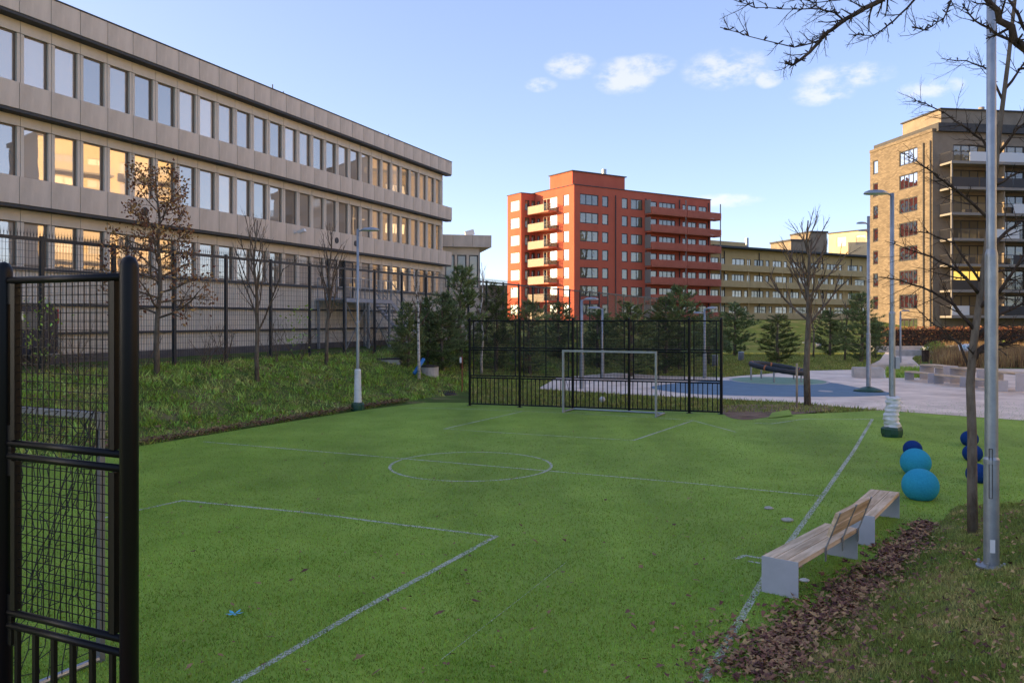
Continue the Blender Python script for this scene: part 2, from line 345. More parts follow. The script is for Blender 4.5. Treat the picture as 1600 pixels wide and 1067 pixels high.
me.from_pydata(vv.tolist(), [], np.stack([i0, i0+1, i0+nv+1, i0+nv], 1).tolist()); me.materials.append(M['ground'])
me.polygons.foreach_set('use_smooth', [True]*len(me.polygons))
tag(link('ground', me), 'grassy ground with banks round the turf pitch', 'ground', kind='structure')

def sheet(name, pts, z, mat, label=None):
    mb = MB(); mb.poly([(x, y, z) for x, y in pts]); o = mb.build(name, mat); return tag(o, label, kind='structure')
def gp(px, py, z=0): return ((px-800)*(CH-z)/(py-HZ), F*(CH-z)/(py-HZ))
sheet('pitch', [(-16.5, 3.6), (-8.88, 19.8), (-7.1, 23.5), (-5.0, 27.7), (-3.2, 30.2), (-1.4, 30.2), (6.9, 26.8), gp(1165, 653), gp(1205, 651), gp(1240, 647), gp(1300, 645), gp(1375, 641),
                gp(1600, 657), (27, 16), (27, 2), (8, 2), (-4, 3.6)], 0.0, M['turf'], 'green artificial turf pitch')
pl_near = [gp(840, 607), gp(900, 611), gp(1000, 617), gp(1130, 623), gp(1240, 628), gp(1300, 634), gp(1375, 640), gp(1600, 656), (27, 16.3), (60, 16)]
pl_far = [(60, 44), gp(1600, 576), gp(1440, 574), gp(1425, 560), gp(1440, 548), gp(1385, 548), gp(1375, 562), gp(1345, 577), gp(1255, 579), gp(1180, 585), gp(1130, 589), gp(1040, 587), gp(960, 582), gp(870, 590)]
sheet('plaza', pl_near + pl_far, -.012, M['plaza'], 'pale paved plaza beside the pitch')
def smooth_loop(pts, n=6):
    out = []; P = [Vector(p) for p in pts]; k = len(P)
    for i in range(k):
        a, b, c, d = P[i-1], P[i], P[(i+1) % k], P[(i+2) % k]
        for q in range(n):
            t = q/n; out.append(tuple(.5*((2*b)+(c-a)*t+(2*a-5*b+4*c-d)*t*t+(3*b-a-3*c+d)*t**3)))
    return out
sheet('play_surface', smooth_loop([gp(1020, 603), gp(1130, 594), gp(1215, 601), gp(1290, 597), gp(1340, 605), gp(1395, 614), gp(1370, 618), gp(1280, 619.5), gp(1160, 618), gp(1060, 613)]), -.006, M['bluerub'], 'blue rubber play surface on the plaza')
c0 = gp(1216, 594.5); ring = lambda rx, ry: [(c0[0]+rx*math.cos(a*math.pi/18), c0[1]+ry*math.sin(a*math.pi/18)) for a in range(36)]
sheet('play_surface_border', ring(2.35, 2.75), -.002, M['palerub'], 'pale ring round the green rubber circle')
sheet('play_circle', ring(2.2, 2.6), .002, M['greenrub'], 'pale green rubber circle under the ring seat')
c1 = gp(1290, 611)
sheet('play_dot', [(c1[0]+.28*math.cos(a*math.pi/12), c1[1]+.42*math.sin(a*math.pi/12)) for a in range(24)], .0, M['palerub'], 'pale dot on the blue rubber')
sheet('soil_patch', smooth_loop([gp(1128, 634), gp(1200, 632), gp(1290, 634), gp(1300, 640), gp(1255, 646), gp(1205, 651), gp(1165, 656), gp(1135, 650)]), .006, M['soil'], 'bare brown soil round the young tree')
# turned-up turf corner by the soil
mb = MB(); a = Vector((*gp(1200, 654), .02)); b = Vector((*gp(1238, 650), .03)); c = Vector((*gp(1233, 644), .085)); d = Vector((*gp(1206, 647), .05))
mb.poly([a, b, c, d]); mb.poly([d+V(0, .05, -.06), c+V(0, .05, -.06), b+V(0, .06, -.02), a+V(0, .05, -.02)]); tag(mb.build('turf_flap', M['turf']), 'turned up corner of turf beside bare soil', 'turf')

def strip(name, pts, w, z=.005, label='worn white pitch line'):
    mb = MB(); P = [Vector(p) for p in pts]
    for i in range(len(P)-1):
        d = (P[i+1]-P[i]).normalized(); n = Vector((-d.y, d.x))*w/2; e = d*w*.25
        a, b = P[i]-e*(i == 0), P[i+1]+e
        mb.quad((*(a-n), z+i*1e-4), (*(b-n), z+i*1e-4), (*(b+n), z+i*1e-4), (*(a+n), z+i*1e-4))
    return tag(mb.build(name, M['paint']), label, kind='structure')
G = lambda *l: [gp(*p) for p in l]
strip('pitch_line', G((1100, 1064), (1150, 980), (1200, 892), (1243, 834), (1285, 775), (1335, 703), (1363, 655)), .08)
strip('pitch_line', G((1363, 655), (1320, 655), (1285, 654.5), (1262, 654.5), (1245, 656), (1228, 659), (1205, 662), (1180, 661)), .07)
strip('pitch_line', G((1283, 775), (1080, 755), (860, 736), (600, 714), (340, 692), (318, 690)), .06)
strip('pitch_line', G((345, 1080), (430, 1031), (560, 955), (680, 890), (775, 838)), .08)
strip('pitch_line', G((775, 838), (620, 819), (480, 801), (285, 782)), .07)
strip('pitch_line', G((285, 782), (217, 797), (150, 812)), .07)
strip('pitch_line', G((694, 670), (815, 643)), .06); strip('pitch_line', G((694, 670), (800, 677), (990, 688)), .05); strip('pitch_line', G((990, 688), (1083, 657)), .06)
strip('pitch_line', G((640, 637), (735, 639), (880, 645), (1030, 653), (1083, 657), (1150, 675)), .05)
cc = Vector(gp(736, 727)); strip('centre_circle', [(cc.x+1.66*math.cos(a*math.pi/24), cc.y+1.72*math.sin(a*math.pi/24)) for a in range(49)], .06)
strip('turf_seam', G((885, 878), (800, 945), (690, 1030)), .007, .004, 'faint seam in the turf')
strip('pitch_line', G((1188, 872), (1165, 868), (1148, 873)), .07); strip('pitch_line', G((1190, 880), (1170, 877)), .06)

# ------------------------------------------------------------------ facades
def mapf(face, u, d, z): return (u, d, z) if face == 'f' else (d, u, z)
def wall(parent, face, u0, u1, z0, z1, wins, mat, d0=0, name='wall', depth=.18):
    us = sorted({u0, u1, *[w[0] for w in wins], *[w[1] for w in wins]}); zs = sorted({z0, z1, *[w[2] for w in wins], *[w[3] for w in wins]})
    us = [u for u in us if u0 <= u <= u1]; zs = [z for z in zs if z0 <= z <= z1]
    mb = MB(); P = lambda u, d, z: mapf(face, u, d0+d, z)
    for i in range(len(us)-1):
        for j in range(len(zs)-1):
            uc = (us[i]+us[i+1])/2; zc = (zs[j]+zs[j+1])/2
            if any(w[0] < uc < w[1] and w[2] < zc < w[3] for w in wins): continue
            mb.quad(P(us[i], 0, zs[j]), P(us[i+1], 0, zs[j]), P(us[i+1], 0, zs[j+1]), P(us[i], 0, zs[j+1]))
    for a, b, c, d in [w[:4] for w in wins]:
        mb.quad(P(a, 0, c), P(a, depth, c), P(a, depth, d), P(a, 0, d)); mb.quad(P(b, 0, c), P(b, 0, d), P(b, depth, d), P(b, depth, c))
        mb.quad(P(a, 0, c), P(b, 0, c), P(b, depth, c), P(a, depth, c)); mb.quad(P(a, 0, d), P(a, depth, d), P(b, depth, d), P(b, 0, d))
    return mb.build(name, mat, parent)
wcache = {}
def window(parent, face, u0, u1, z0, z1, d0=0, nm=2, frame='darkframe', pane='gl_far', fw=.07, rec=.10):
    w = round(u1-u0, 3); h = round(z1-z0, 3); key = (face, w, h, nm, frame, pane, fw)
    if key not in wcache:
        mb = MB(); P = lambda u, d, z: mapf(face, u, d, z)
        def bx(a, b, c, d, t0=-.03, t1=.06):
            p, q = P(a, t0, c), P(b, t1, d); mb.box(min(p[0], q[0]), max(p[0], q[0]), min(p[1], q[1]), max(p[1], q[1]), c, d)
        bx(0, fw, 0, h); bx(w-fw, w, 0, h); bx(fw, w-fw, 0, fw); bx(fw, w-fw, h-fw, h)
        for k in range(1, nm): uu = w*k/nm; bx(uu-fw*.5, uu+fw*.5, fw, h-fw, -.02, .05)
        pb = MB(); pb.quad(P(0.01, 0, .01), P(w-.01, 0, .01), P(w-.01, 0, h-.01), P(.01, 0, h-.01))
        wcache[key] = (mb.mesh('window', M[frame]), pb.mesh('pane', M[pane]))
    fm, pm = wcache[key]
    o = link('window', fm, parent, mapf(face, u0, d0+rec, z0)); link('pane', pm, o, mapf(face, 0, .012, 0)); return o

# ---- long concrete office building on the left
ex = Vector((.365, .931)).normalized(); ob = Vector((-17.09, 28.87))
OFF = thing('office_building', (ob.x, ob.y, 0), 'long grey concrete office building with three rows of mirrored windows', 'building', math.atan2(ex.y, ex.x))
W = 1.25; K0, K1 = -20, 28; SE = 34.7; RD = .47; S0 = K0*W
bands = [(13.66, 14.58), (10.31, 11.25), (7.01, 7.99)]; wrows = [(11.30, 13.12), (8.05, 9.83), (4.92, 6.47)]
mb = MB(); mb.box(.01, W-.01, 0, .06, 0, 1)
pcache = {}
def panel(name, w, z0, z1, y0, y1, mat, s, parent=OFF):
    key = (name, round(w, 3), round(z1-z0, 3), y0, y1)
    if key not in pcache:
        b_ = MB(); b_.box(.012, w-.012, y0, y1, .012, z1-z0-.012); pcache[key] = b_.mesh(name, M[mat])
    return link(name, pcache[key], parent, (s, 0, z0))
for (z0, z1) in bands:
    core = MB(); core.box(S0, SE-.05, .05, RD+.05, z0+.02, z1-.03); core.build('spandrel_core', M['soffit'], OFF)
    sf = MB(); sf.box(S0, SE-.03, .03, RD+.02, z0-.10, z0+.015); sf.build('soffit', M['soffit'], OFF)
    for k in range(K0, K1):
        s = k*W; w = min(W, SE-s)
        if w > .1: panel('concrete_panel', w, z0, z1, 0, .07, 'conc', s)
    panel_end = MB(); panel_end.box(SE-.05, SE+.01, .0, 3.0, z0, z1); panel_end.build('end_panel', M['conc'], OFF)
cap = MB(); cap.box(S0, SE+.02, -.03, 14, 14.58, 14.62); cap.build('roof', M['soffit'], OFF)
body = MB(); SB = SE-.75
body.box(S0, SB-.1, RD+.6, 15, 1.0, 14.5); body.build('core', M['soffit'], OFF)
endw = MB(); endw.box(SB-.12, SB, RD, 15, 1.0, 14.5); endw.build('end_wall', M['lintel'], OFF)
wm = None
for ri, (z0, z1) in enumerate(wrows):
    top = bands[ri][0]-.10
    for k in range(K0, K1-1):
        s = k*W+.4
        if s+W > SB+.3: continue
        panel('lintel_panel', W, z1, top, RD, RD+.1, 'lintel', s)
        for (a, b_, dep) in ((0, .155, .10), (1.115, 1.25, .10)):
            panel('pilaster', b_-a, z0-.12, z1, RD-.0, RD+dep, 'lintel', s+a)
        window(OFF, 'f', s+.165, s+1.105, z0, z1, RD, 1, 'bronze', 'gl_left', .04, .12)
    sl = MB(); sl.box(S0, SB, RD-.04, RD+.3, z0-.16, z0-.02); sl.build('sill', M['alu'], OFF)
# corrugated wall below the lowest windows, in three tiers
tiers = [(3.60, 4.78), (2.52, 3.52), (1.72, 2.46)]
for (z0, z1) in tiers:
    mb = MB(); n = int((SB-S0)/.17)
    for i in range(n):
        s = S0+i*.17
        mb.quad((s, RD+.05, z0), (s+.07, RD+.05, z0), (s+.07, RD+.05, z1), (s, RD+.05, z1)); mb.quad((s+.07, RD+.05, z0), (s+.09, RD+.09, z0), (s+.09, RD+.09, z1), (s+.07, RD+.05, z1))
        mb.quad((s+.09, RD+.09, z0), (s+.15, RD+.09, z0), (s+.15, RD+.09, z1), (s+.09, RD+.09, z1)); mb.quad((s+.15, RD+.09, z0), (s+.17, RD+.05, z0), (s+.17, RD+.05, z1), (s+.15, RD+.09, z1))
    mb.build('corrugated_cladding', M['clad'], OFF)
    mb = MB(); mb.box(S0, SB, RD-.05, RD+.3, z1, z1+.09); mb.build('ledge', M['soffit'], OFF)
mb = MB(); mb.box(S0, SB, RD-.02, RD+.4, .6, 1.72); mb.build('plinth', M['plinth'], OFF)
for s, z in ((5.6, 7.45), (19.6, 7.5), (21.6, 7.5)):
    mb = MB(); mb.tube([(s, .0, z), (s, -.04, z)], .17, 14); mb.build('vent_grille', M['soffit'], OFF)
mb = MB(); mb.bar((15.7, 0, 7.55), (15.7, -.35, 7.6), .06); mb.obox((15.7, -.45, 7.62), (.09, 0, 0), (0, .2, -.05), (0, .03, .07)); mb.build('security_camera', M['white'], OFF)
for s, h, w in ((15.0, .42, .25), (15.9, .28, .5), (27.0, .34, 1.1), (2.0, .2, .1)):
    mb = MB(); mb.box(s, s+w, 1.0, 1.5, 14.62, 14.62+h); mb.tube([(s+.05, .9, 14.6), (s+.05, .9, 14.8+h)], .03, 6); mb.build('roof_vent', M['soffit'], OFF)
for s in (19.3, 21.0): window(OFF, 'f', s, s+.95, 4.25, 6.45, RD-.1, 1, 'darkframe', 'gl_left', .1, .02)
# outside stair with landing
ST = thing('outside_stair', OFF.location, 'grey steel outside stair and landing with railings on office wall', 'stair', OFF.rotation_euler.z)
PZ = 4.2; a0, a1 = 18.2, 23.2
mb = MB(); mb.box(a0, a1, -1.5, RD-.06, PZ-.1, PZ); mb.box(a0, a1, -1.56, -1.5, PZ-.22, PZ); mb.build('landing', M['plate'], ST)
for s, y in ((a0+.1, -1.4), (a1-.1, -1.4), (a0+.1, .3), (a1-.1, .3), (20.7, -1.4)): MB().box(s-.06, s+.06, y-.06, y+.06, .9, PZ-.1).build('leg', M['galv'], ST)
mb = MB(); mb.bar((a0+.1, -1.4, 1.3), (20.7, -1.4, PZ-.2), .04); mb.bar((20.7, -1.4, 1.3), (a0+.1, -1.4, PZ-.2), .04); mb.bar((20.7, -1.4, 1.3), (a1-.1, -1.4, PZ-.2), .04); mb.bar((a1-.1, -1.4, 1.3), (20.7, -1.4, PZ-.2), .04); mb.build('cross_brace', M['galv'], ST)
def rail(mb, a, b, h=1.1, n=5):
    a, b = Vector(a), Vector(b); up = V(0, 0, h)
    for f in (1.0, .55): mb.bar(a+up*f, b+up*f, .04)
    for i in range(n+1): p = a.lerp(b, i/n); mb.bar(p, p+up, .035)
mb = MB(); rail(mb, (a0, -1.5, PZ), (a1, -1.5, PZ), n=10); rail(mb, (a0, -1.5, PZ), (a0, .3, PZ), n=3); mb.build('railing', M['galv'], ST)
NS = 15; run = 4.6
for i in range(NS): MB().box(a1+run*i/NS, a1+run*(i+1)/NS+.03, -1.4, -.3, PZ-.19*(i+1)-.04, PZ-.19*(i+1)).build('step', M['plate'], ST)
for y in (-1.44, -.26):
    mb = MB(); e = V(a1+run, y, PZ-.19*NS); mb.bar((a1, y, PZ-.1), e, .05, .25); mb.build('stringer', M['plate'], ST)
    mb = MB(); rail(mb, (a1, y, PZ), e, n=6); mb.build('handrail', M['galv'], ST)
# lower wing beyond the office block
pa = at(692, 500, 66); AN = thing('annex_building', (pa.x-1, pa.y, 0), 'low concrete annex with gold reflecting windows beyond the office block', 'building', math.atan2(.2, .98))
wins = [(1.2+i*.95, 1.95+i*.95, 5.6, 8.2) for i in range(3)]+[(.3, .9, 5.6, 8.2)]
MB().box(-6, 3.9, .3, 9, 1, 8.9).build('core', M['soffit'], AN)
wall(AN, 'f', -6, 4, .9, 8.8, wins, M['lintel'])
for w in wins: window(AN, 'f', *w, 0, 1, 'darkframe', 'gl_far', .08)
MB().box(3.9, 4, 0, 9, .9, 8.8).build('end_wall', M['lintel'], AN)
for i in range(7): MB().box(-6+1.55*i+.01, -6+1.55*(i+1)-.01, -.5, 9, 8.8, 9.75).build('parapet_panel', M['conc'], AN)
mb = MB(); mb.obox((3.2, .4, 10.0), (.35, 0, .1), (0, .2, 0), (-.05, 0, .2)); mb.build('roof_unit', M['white'], AN)

# ---- orange apartment block
oc = at(897, 500, 133); od = Vector((.835, .55)).normalized()
OR = thing('orange_apartment_block', (oc.x, oc.y, 0), 'orange rendered eight storey apartment block with red balconies', 'apartment block', math.atan2(od.y, od.x))
RF = 24.6; FL = 2.95; rowz = [21.55-FL*i for i in range(7)]
fw_ = []
for z in rowz: fw_ += [(1.2, 5.0, z, z+1.75), (5.8, 7.1, z, z+1.75), (10.0, 11.3, z, z+1.75), (12.0, 14.6, z, z+1.75)]
bw = []
for z in rowz: bw += [(16.2, 17.9, z-.5, z+1.7), (18.4, 22.3, z-.5, z+1.7), (24.0, 24.9, z, z+1.7), (25.3, 27.4, z-.5, z+1.7), (28.0, 30.0, z-.5, z+1.7)]
LEN = 31.0
wall(OR, 'f', 0, LEN, 2, RF, fw_+bw, M['orange'])
for w in fw_: window(OR, 'f', *w, 0, 3 if w[1]-w[0] > 3 else (2 if w[1]-w[0] > 2 else 1), fw=.13)
for w in bw: window(OR, 'f', *w, 0, max(1, int((w[1]-w[0])/.95)), fw=.12)
lw_ = []
for z in rowz: lw_ += [(1.4, 2.9, z-.1, z+1.75), (4.6, 8.6, z-.6, z+1.75), (9.4, 10.3, z+.3, z+1.6)]
Y1 = 10.85
wall(OR, 'l', 0, Y1, 2, RF, lw_, M['orange'])
for w in lw_: window(OR, 'l', *w, 0, 4 if w[1]-w[0] > 3 else 1, 'cream' if w[1]-w[0] > 3 else 'darkframe', 'gl_lit' if w[0] < 9 else 'gl_far', fw=.1)
# projecting wing at the far end of the sunlit side
PR = 2.9; ww = []
for z in rowz: ww += [(-2.3+.2, -1.2, z, z+1.75), (-.75, -.05, z, z+1.75)]
mbw = MB()
wall(OR, 'f', -PR, 0, 2, RF-.2, ww, M['orange'], Y1)
for w in ww: window(OR, 'f', *w, Y1, 1, fw=.12)
wl = [(Y1+.6, Y1+3.4, z, z+1.75) for z in rowz]
wall(OR, 'l', Y1, Y1+4.2, 2, RF-.2, wl, M['orange'], -PR)
for w in wl: window(OR, 'l', *w, -PR, 4, 'cream', 'gl_lit', fw=.08)
mb = MB(); mb.box(.25, LEN-.05, .25, 18, 2, RF-.05); mb.box(-PR+.25, .3, Y1+.25, Y1+4.1, 2, RF-.25); mb.build('core', M['roofdark'], OR)
MB().box(LEN-.1, LEN, .02, 18, 2, RF).build('end_wall', M['orange'], OR)
mb = MB(); mb.box(-.12, LEN+.1, -.12, 18, RF, RF+.12); mb.box(-PR-.1, 0, Y1-.1, Y1+4.3, RF-.2, RF-.08); mb.build('roof', M['roofdark'], OR)
mb = MB(); mb.box(1.2, 12.4, 2.0, 8.2, RF+.12, RF+2.6); ph = mb.build('penthouse', M['orange'], OR)
MB().box(1.0, 12.7, 1.8, 8.4, RF+2.6, RF+2.75).build('penthouse_roof', M['roofdark'], ph)
MB().tube([(9.5, 4, RF+2.7), (9.5, 4, RF+4.0)], .42, 12).build('chimney', M['galv'], OR)
for s in (8.6, 15.3, 23.2, 30.4): MB().tube([(s, -.1, 2), (s, -.1, RF-1 if s < 20 else RF-.6)], .09, 6).build('downpipe', M['roofdark'], OR)
def slats(mb, face, u0, u1, d, z0, z1, st=.22, w=.12):
    n = int((u1-u0)/st)
    for i in range(n):
        u = u0+st*i; p = mapf(face, u, d-.02, z0); q = mapf(face, u+w, d+.02, z1); mb.box(min(p[0], q[0]), max(p[0], q[0]), min(p[1], q[1]), max(p[1], q[1]), z0, z1)
for z in rowz:                             # red balconies on the shaded front
    for (u0, u1) in ((15.2, 23.3), (23.45, 31.9)):
        bal = MB().box(u0, u1, -1.7, -.02, z-.75, z-.55).build('balcony', M['redbalc'], OR)
        mb = MB(); mb.box(u0, u1, -1.74, -1.70, z-.5, z+.5); slats(mb, 'f', u0, u1, -1.77, z-.72, z+.55); mb.box(u0, u0+.04, -1.7, -.1, z-.5, z+.5); mb.box(u1-.04, u1, -1.7, -.1, z-.5, z+.5); mb.build('parapet', M['redbalc'], bal)
        MB().box(u1-.12, u1-.02, -1.66, -1.5, z+.5, z+2.2).build('post', M['slab'], bal)
    MB().box(15.1, 15.2, -1.4, -.02, z-.5, z+1.75).build('screen', M['slab'], OR)
    bal = MB().box(-1.9, -.02, 4.4, 10.4, z-.85, z-.65).build('balcony', M['redbalc'], OR)     # cream balconies on the sunlit side
    mb = MB(); mb.box(-1.94, -1.9, 5.6, 10.4, z-.8, z+.45); slats(mb, 'l', 5.6, 10.4, -1.97, z-.8, z+.5, .3, .14); mb.build('parapet', M['cream'], bal)
    mb = MB(); rail(mb, (-1.9, 4.4, z-.65), (-.1, 4.4, z-.65), 1.1, 10); rail(mb, (-1.9, 4.4, z-.65), (-1.9, 5.6, z-.65), 1.1, 6); mb.build('railing', M['balcdark'], bal)

# ---- tan apartment range beyond it
TN = thing('tan_apartment_range', OR.matrix_basis @ V(LEN+.3, 1.2, 0), 'long tan apartment range with continuous balconies beside orange block', 'apartment block', math.atan2(od.y, od.x))
RT = 16.2; trow = [12.25-2.95*i for i in range(4)]; tw = []
rr = random.Random(8)
for z in trow:
    u = .5
    while u < 49:
        for w in (rr.choice((2.6, 3.4)), 1.0): tw.append((u, u+w, z, z+2.2)); u += w+.7
        u += rr.choice((.3, 1.2))
wall(TN, 'f', 0, 52, 2, RT, tw, M['tan'])
for w in tw: window(TN, 'f', *w, 0, max(1, int((w[1]-w[0])/.85)), fw=.12, pane='gl_lit' if rr.random() < .45 else 'gl_far')
MB().box(.1, 52, .25, 14, 2, RT-.1).build('core', M['roofdark'], TN)
MB().box(-.1, 52.2, -1.9, 14, RT, RT+.35).build('roof', M['roofdark'], TN)
mb = MB(); mb.box(1.5, 15, 4, 10, RT+.35, RT+1.9); mb.box(30, 36, 5, 10, RT+.35, RT+1.0); mb.build('penthouse', M['tan'], TN)
MB().tube([(16.5, 5, RT), (16.5, 5, RT+3)], .35, 10).build('chimney', M['galv'], TN)
for z in trow:
    for i in range(5):
        u0 = .1+i*9.6; u1 = u0+9.5
        if i == 4: u1 = 46
        bal = MB().box(u0, u1, -1.6, -.02, z-.25, z-.05).build('balcony', M['tanbalc'], TN)
        mb = MB(); mb.box(u0, u1, -1.64, -1.6, z-.2, z+.85); slats(mb, 'f', u0, u1, -1.67, z-.25, z+.95); mb.build('parapet', M['tanbalc'], bal)
        MB().box(u1-.15, u1-.05, -1.5, -1.4, z+.85, z+2.7).build('post', M['tan'], bal)
for i in range(5): MB().tube([(4.5+i*9.6, -.1, 4), (4.5+i*9.6, -.1, RT-.4)], .09, 6).build('downpipe', M['roofdark'], TN)

# ---- buildings far behind
sdir = Vector((SUN_D.x, SUN_D.y)); dcam = Vector((533/F, 1)).normalized(); nrm = (sdir - dcam).normalized()      # its panes throw the low sun back
yd = -Vector((nrm.x, nrm.y)); xd = Vector((yd.y, -yd.x))
pc = at(1297, 500, 215)
CR = thing('cream_tower', (pc.x, pc.y, 0), 'sunlit cream building with a window flashing the sun behind tan range', 'apartment block', math.atan2(yd.y, yd.x)-math.pi/2)
CR.location = (pc.x+xd.x*6, pc.y+xd.y*6, 0)
cw = [(-4.0+i*5.6, -1.2+i*5.6, 16.3+5.4*j, 18.8+5.4*j) for i in range(4) for j in range(2)]
wall(CR, 'f', -6.5, 16, 3, 25.2, cw, M['creamwall'])
for w in cw: window(CR, 'f', *w, 0, 1, 'cream', 'gl_glare' if (0 < w[0] < 4 and w[2] < 17) else 'gl_lit', .1)
MB().box(-6.4, 16, .2, 12, 3, 25.1).build('core', M['creamwall'], CR); MB().box(-6.7, 16.2, -.2, 12.2, 25.2, 25.5).build('roof', M['roofdark'], CR)
pb = at(1236, 500, 200); BB = thing('brown_rooftop_block', (pb.x, pb.y, 0), 'grey brown stepped block rising behind the tan range', 'apartment block', .25)
MB().box(0, 5.5, 0, 9, 3, 22.0).build('wall', M['brownblock'], BB); MB().box(5.6, 10.2, .5, 9, 3, 24.2).build('tower', M['brownblock'], BB); MB().box(-.3, 5.5, -.3, 9, 22, 22.4).build('roof', M['roofdark'], BB); MB().box(5.4, 10.4, .2, 9, 24.2, 24.6).build('roof', M['roofdark'], BB)
pl = at(735, 500, 150); LB = thing('low_brown_building', (pl.x, pl.y, 0), 'low brown building in the gap before the orange block', 'building', .12)
lwn = [(1+i*2.2, 2.2+i*2.2, 5.2, 7) for i in range(6)]
wall(LB, 'f', -6, 14, 2, 8.6, lwn, M['brownblock'])
for w in lwn: window(LB, 'f', *w, 0, 1)
MB().box(-6, 14, .3, 8, 2, 8.6).build('core', M['brownblock'], LB); MB().box(-6.2, 14.2, -.3, 8, 8.6, 9.3).build('roof', M['brownblock'], LB)

# ---- yellow brick apartment building on the right
bd = Vector((.99, .14)).normalized(); bc = at(1457, 500, 95)
BR = thing('brick_apartment_building', (bc.x, bc.y, 0), 'yellow brick apartment building with stacked glass and metal balconies', 'apartment block', math.atan2(bd.y, bd.x))
RB = 24.5; FB = 2.88; bz = [21.6-FB*i for i in range(8)]
lw2 = []
for z in bz: lw2 += [(2.75, 6.3, z, z+1.75), (10.8, 11.9, z, z+1.75)]
wall(BR, 'l', 0, 12.6, .2, RB, lw2, M['brick'])
for w in lw2: window(BR, 'l', *w, 0, 4 if w[1]-w[0] > 2 else 1, 'darkframe', 'gl_lit' if rr.random() < .6 else 'gl_far', .13, .08)
fb = []; z3 = [20.75-FB*i for i in range(7)]
for z in z3:
    for u in (2.6, 8.4, 13.6, 18.4, 23.6, 28.6): fb.append((u, u+(4.2 if u < 3 else 3.2), z+.1, z+2.35))
RD2 = .0
wall(BR, 'f', 0, 34, .2, RB, fb, M['brownblock'], name='front_wall')
for i, w in enumerate(fb): window(BR, 'f', *w, 0, 4 if w[1]-w[0] > 4 else 3, 'darkframe', 'litwin' if i == 30 else 'gl_far', .11, .12)
MB().box(.3, 34, .3, 12.5, .2, RB-.1).build('core', M['roofdark'], BR)
MB().box(.4, 34.4, -.5, 12.4, RB, RB+.95).build('roof', M['roofdark'], BR)
mb = MB(); mb.box(-.08, .5, -.05, 12.6, RB, RB+.35); mb.build('parapet', M['brick'], BR)
mb = MB(); mb.box(2.2, 30, 1.6, 9, RB+.95, RB+3.0); ph = mb.build('penthouse', M['brownblock'], BR); MB().box(2.0, 30.3, 1.4, 9.2, RB+3.0, RB+3.15).build('penthouse_roof', M['roofdark'], ph)
MB().tube([(9.2, 4, RB+3), (9.2, 4, RB+4.1)], .35, 10).build('chimney', M['slab'], BR)
for u in (1.5, .25): MB().tube([(-.1, u, .5), (-.1, u, RB-1)], .09, 6).build('downpipe', M['roofdark'], BR)
rb = random.Random(3)
for fi, z in enumerate(z3):
    bal = MB().box(.8, 34, -2.2, -.02, z-.22, z).build('balcony', M['slab'], BR)
    MB().box(.75, 34.05, -2.26, -2.2, z-.25, z+.05).build('edge', M['slab'], bal)
    u = .8; k = 0
    while u < 33:
        wid = rb.choice((2.2, 3.4, 4.2)); kind = rb.choice(('frost', 'rail', 'rail', 'dark'))
        if (fi, k) in ((0, 1), (3, 1)): kind = 'frost'
        u2 = min(u+wid, 34)
        mb = MB()
        if kind == 'rail':
            mb.bar((u, -2.18, z+1.1), (u2, -2.18, z+1.1), .06)
            for i in range(int((u2-u)/.14)): mb.bar((u+.14*i, -2.18, z), (u+.14*i, -2.18, z+1.1), .025)
        else: mb.box(u+.03, u2-.03, -2.2, -2.16, z+.08, z+1.12)
        mb.build('railing' if kind == 'rail' else 'screen_panel', M['frost'] if kind == 'frost' else M['balcdark'], bal); u = u2; k += 1
    mb = MB(); mb.bar((.82, -2.18, z+1.1), (.82, -.1, z+1.1), .06)
    for i in range(14): mb.bar((.82, -2.1+.15*i, z), (.82, -2.1+.15*i, z+1.1), .025)
    mb.build('railing', M['balcdark'], bal)
    if fi: MB().box(.85, 1.0, -2.1, -1.95, z, z+FB-.22).build('post', M['slab'], bal)
    for u in (7.4, 17.3, 27.4): MB().box(u, u+.14, -2.0, -.02, z, z+2.6).build('divider', M['brownblock'], bal)
    for q in range(3):
        uu = rb.uniform(2, 24); MB().box(uu, uu+rb.uniform(.5, 1.1), -1.5, -.9, z, z+rb.uniform(.5, .9)).build('balcony_chair', M['balcdark'], bal)
# yellow brick neighbour that the office windows mirror
NB = thing('neighbouring_apartment_building', (66, 75, 0), 'sunlit yellow brick apartment building mirrored in the office windows', 'apartment block', math.radians(95))
NB.rotation_euler.z = math.radians(-90)
nw = [(1.5+i*4.2, 4.2+i*4.2, 2.2+j*2.9, 4.3+j*2.9) for i in range(4) for j in range(8)]
wall(NB, 'f', 0, 18.5, 0, 26.5, nw, M['creamwall'])
for w in nw: window(NB, 'f', *w, 0, 2, 'cream', 'gl_lit', .1)
MB().box(.2, 18.4, .3, 12, 0, 26.4).build('core', M['roofdark'], NB); MB().box(-.2, 18.7, -.3, 12, 26.5, 27.1).build('roof', M['roofdark'], NB)
for j in range(8):
    for u0 in (1.0, 9.8):
        bal = MB().box(u0, u0+7.5, -1.7, -.02, 1.8+j*2.9, 2.0+j*2.9).build('balcony', M['slab'], NB); MB().box(u0, u0+7.5, -1.75, -1.7, 2.0+j*2.9, 3.0+j*2.9).build('parapet', M['cream'], bal)

for x_, y_, lab in ((43, 42, 'unseen cream apartment building added to bounce sun across the plaza'), (43.5, 20, 'second unseen cream apartment building added to bounce sun onto the pitch'), (44, -2, 'third unseen cream apartment building added to bounce sun onto the pitch')):  # out-of-view copies, added so their sunlit fronts bounce warm light into the shade
    c_ = copy_tree(NB); c_.location = (x_, y_, 0); c_['label'] = lab
    if y_ == 42: c_.rotation_euler.z = math.radians(-96)
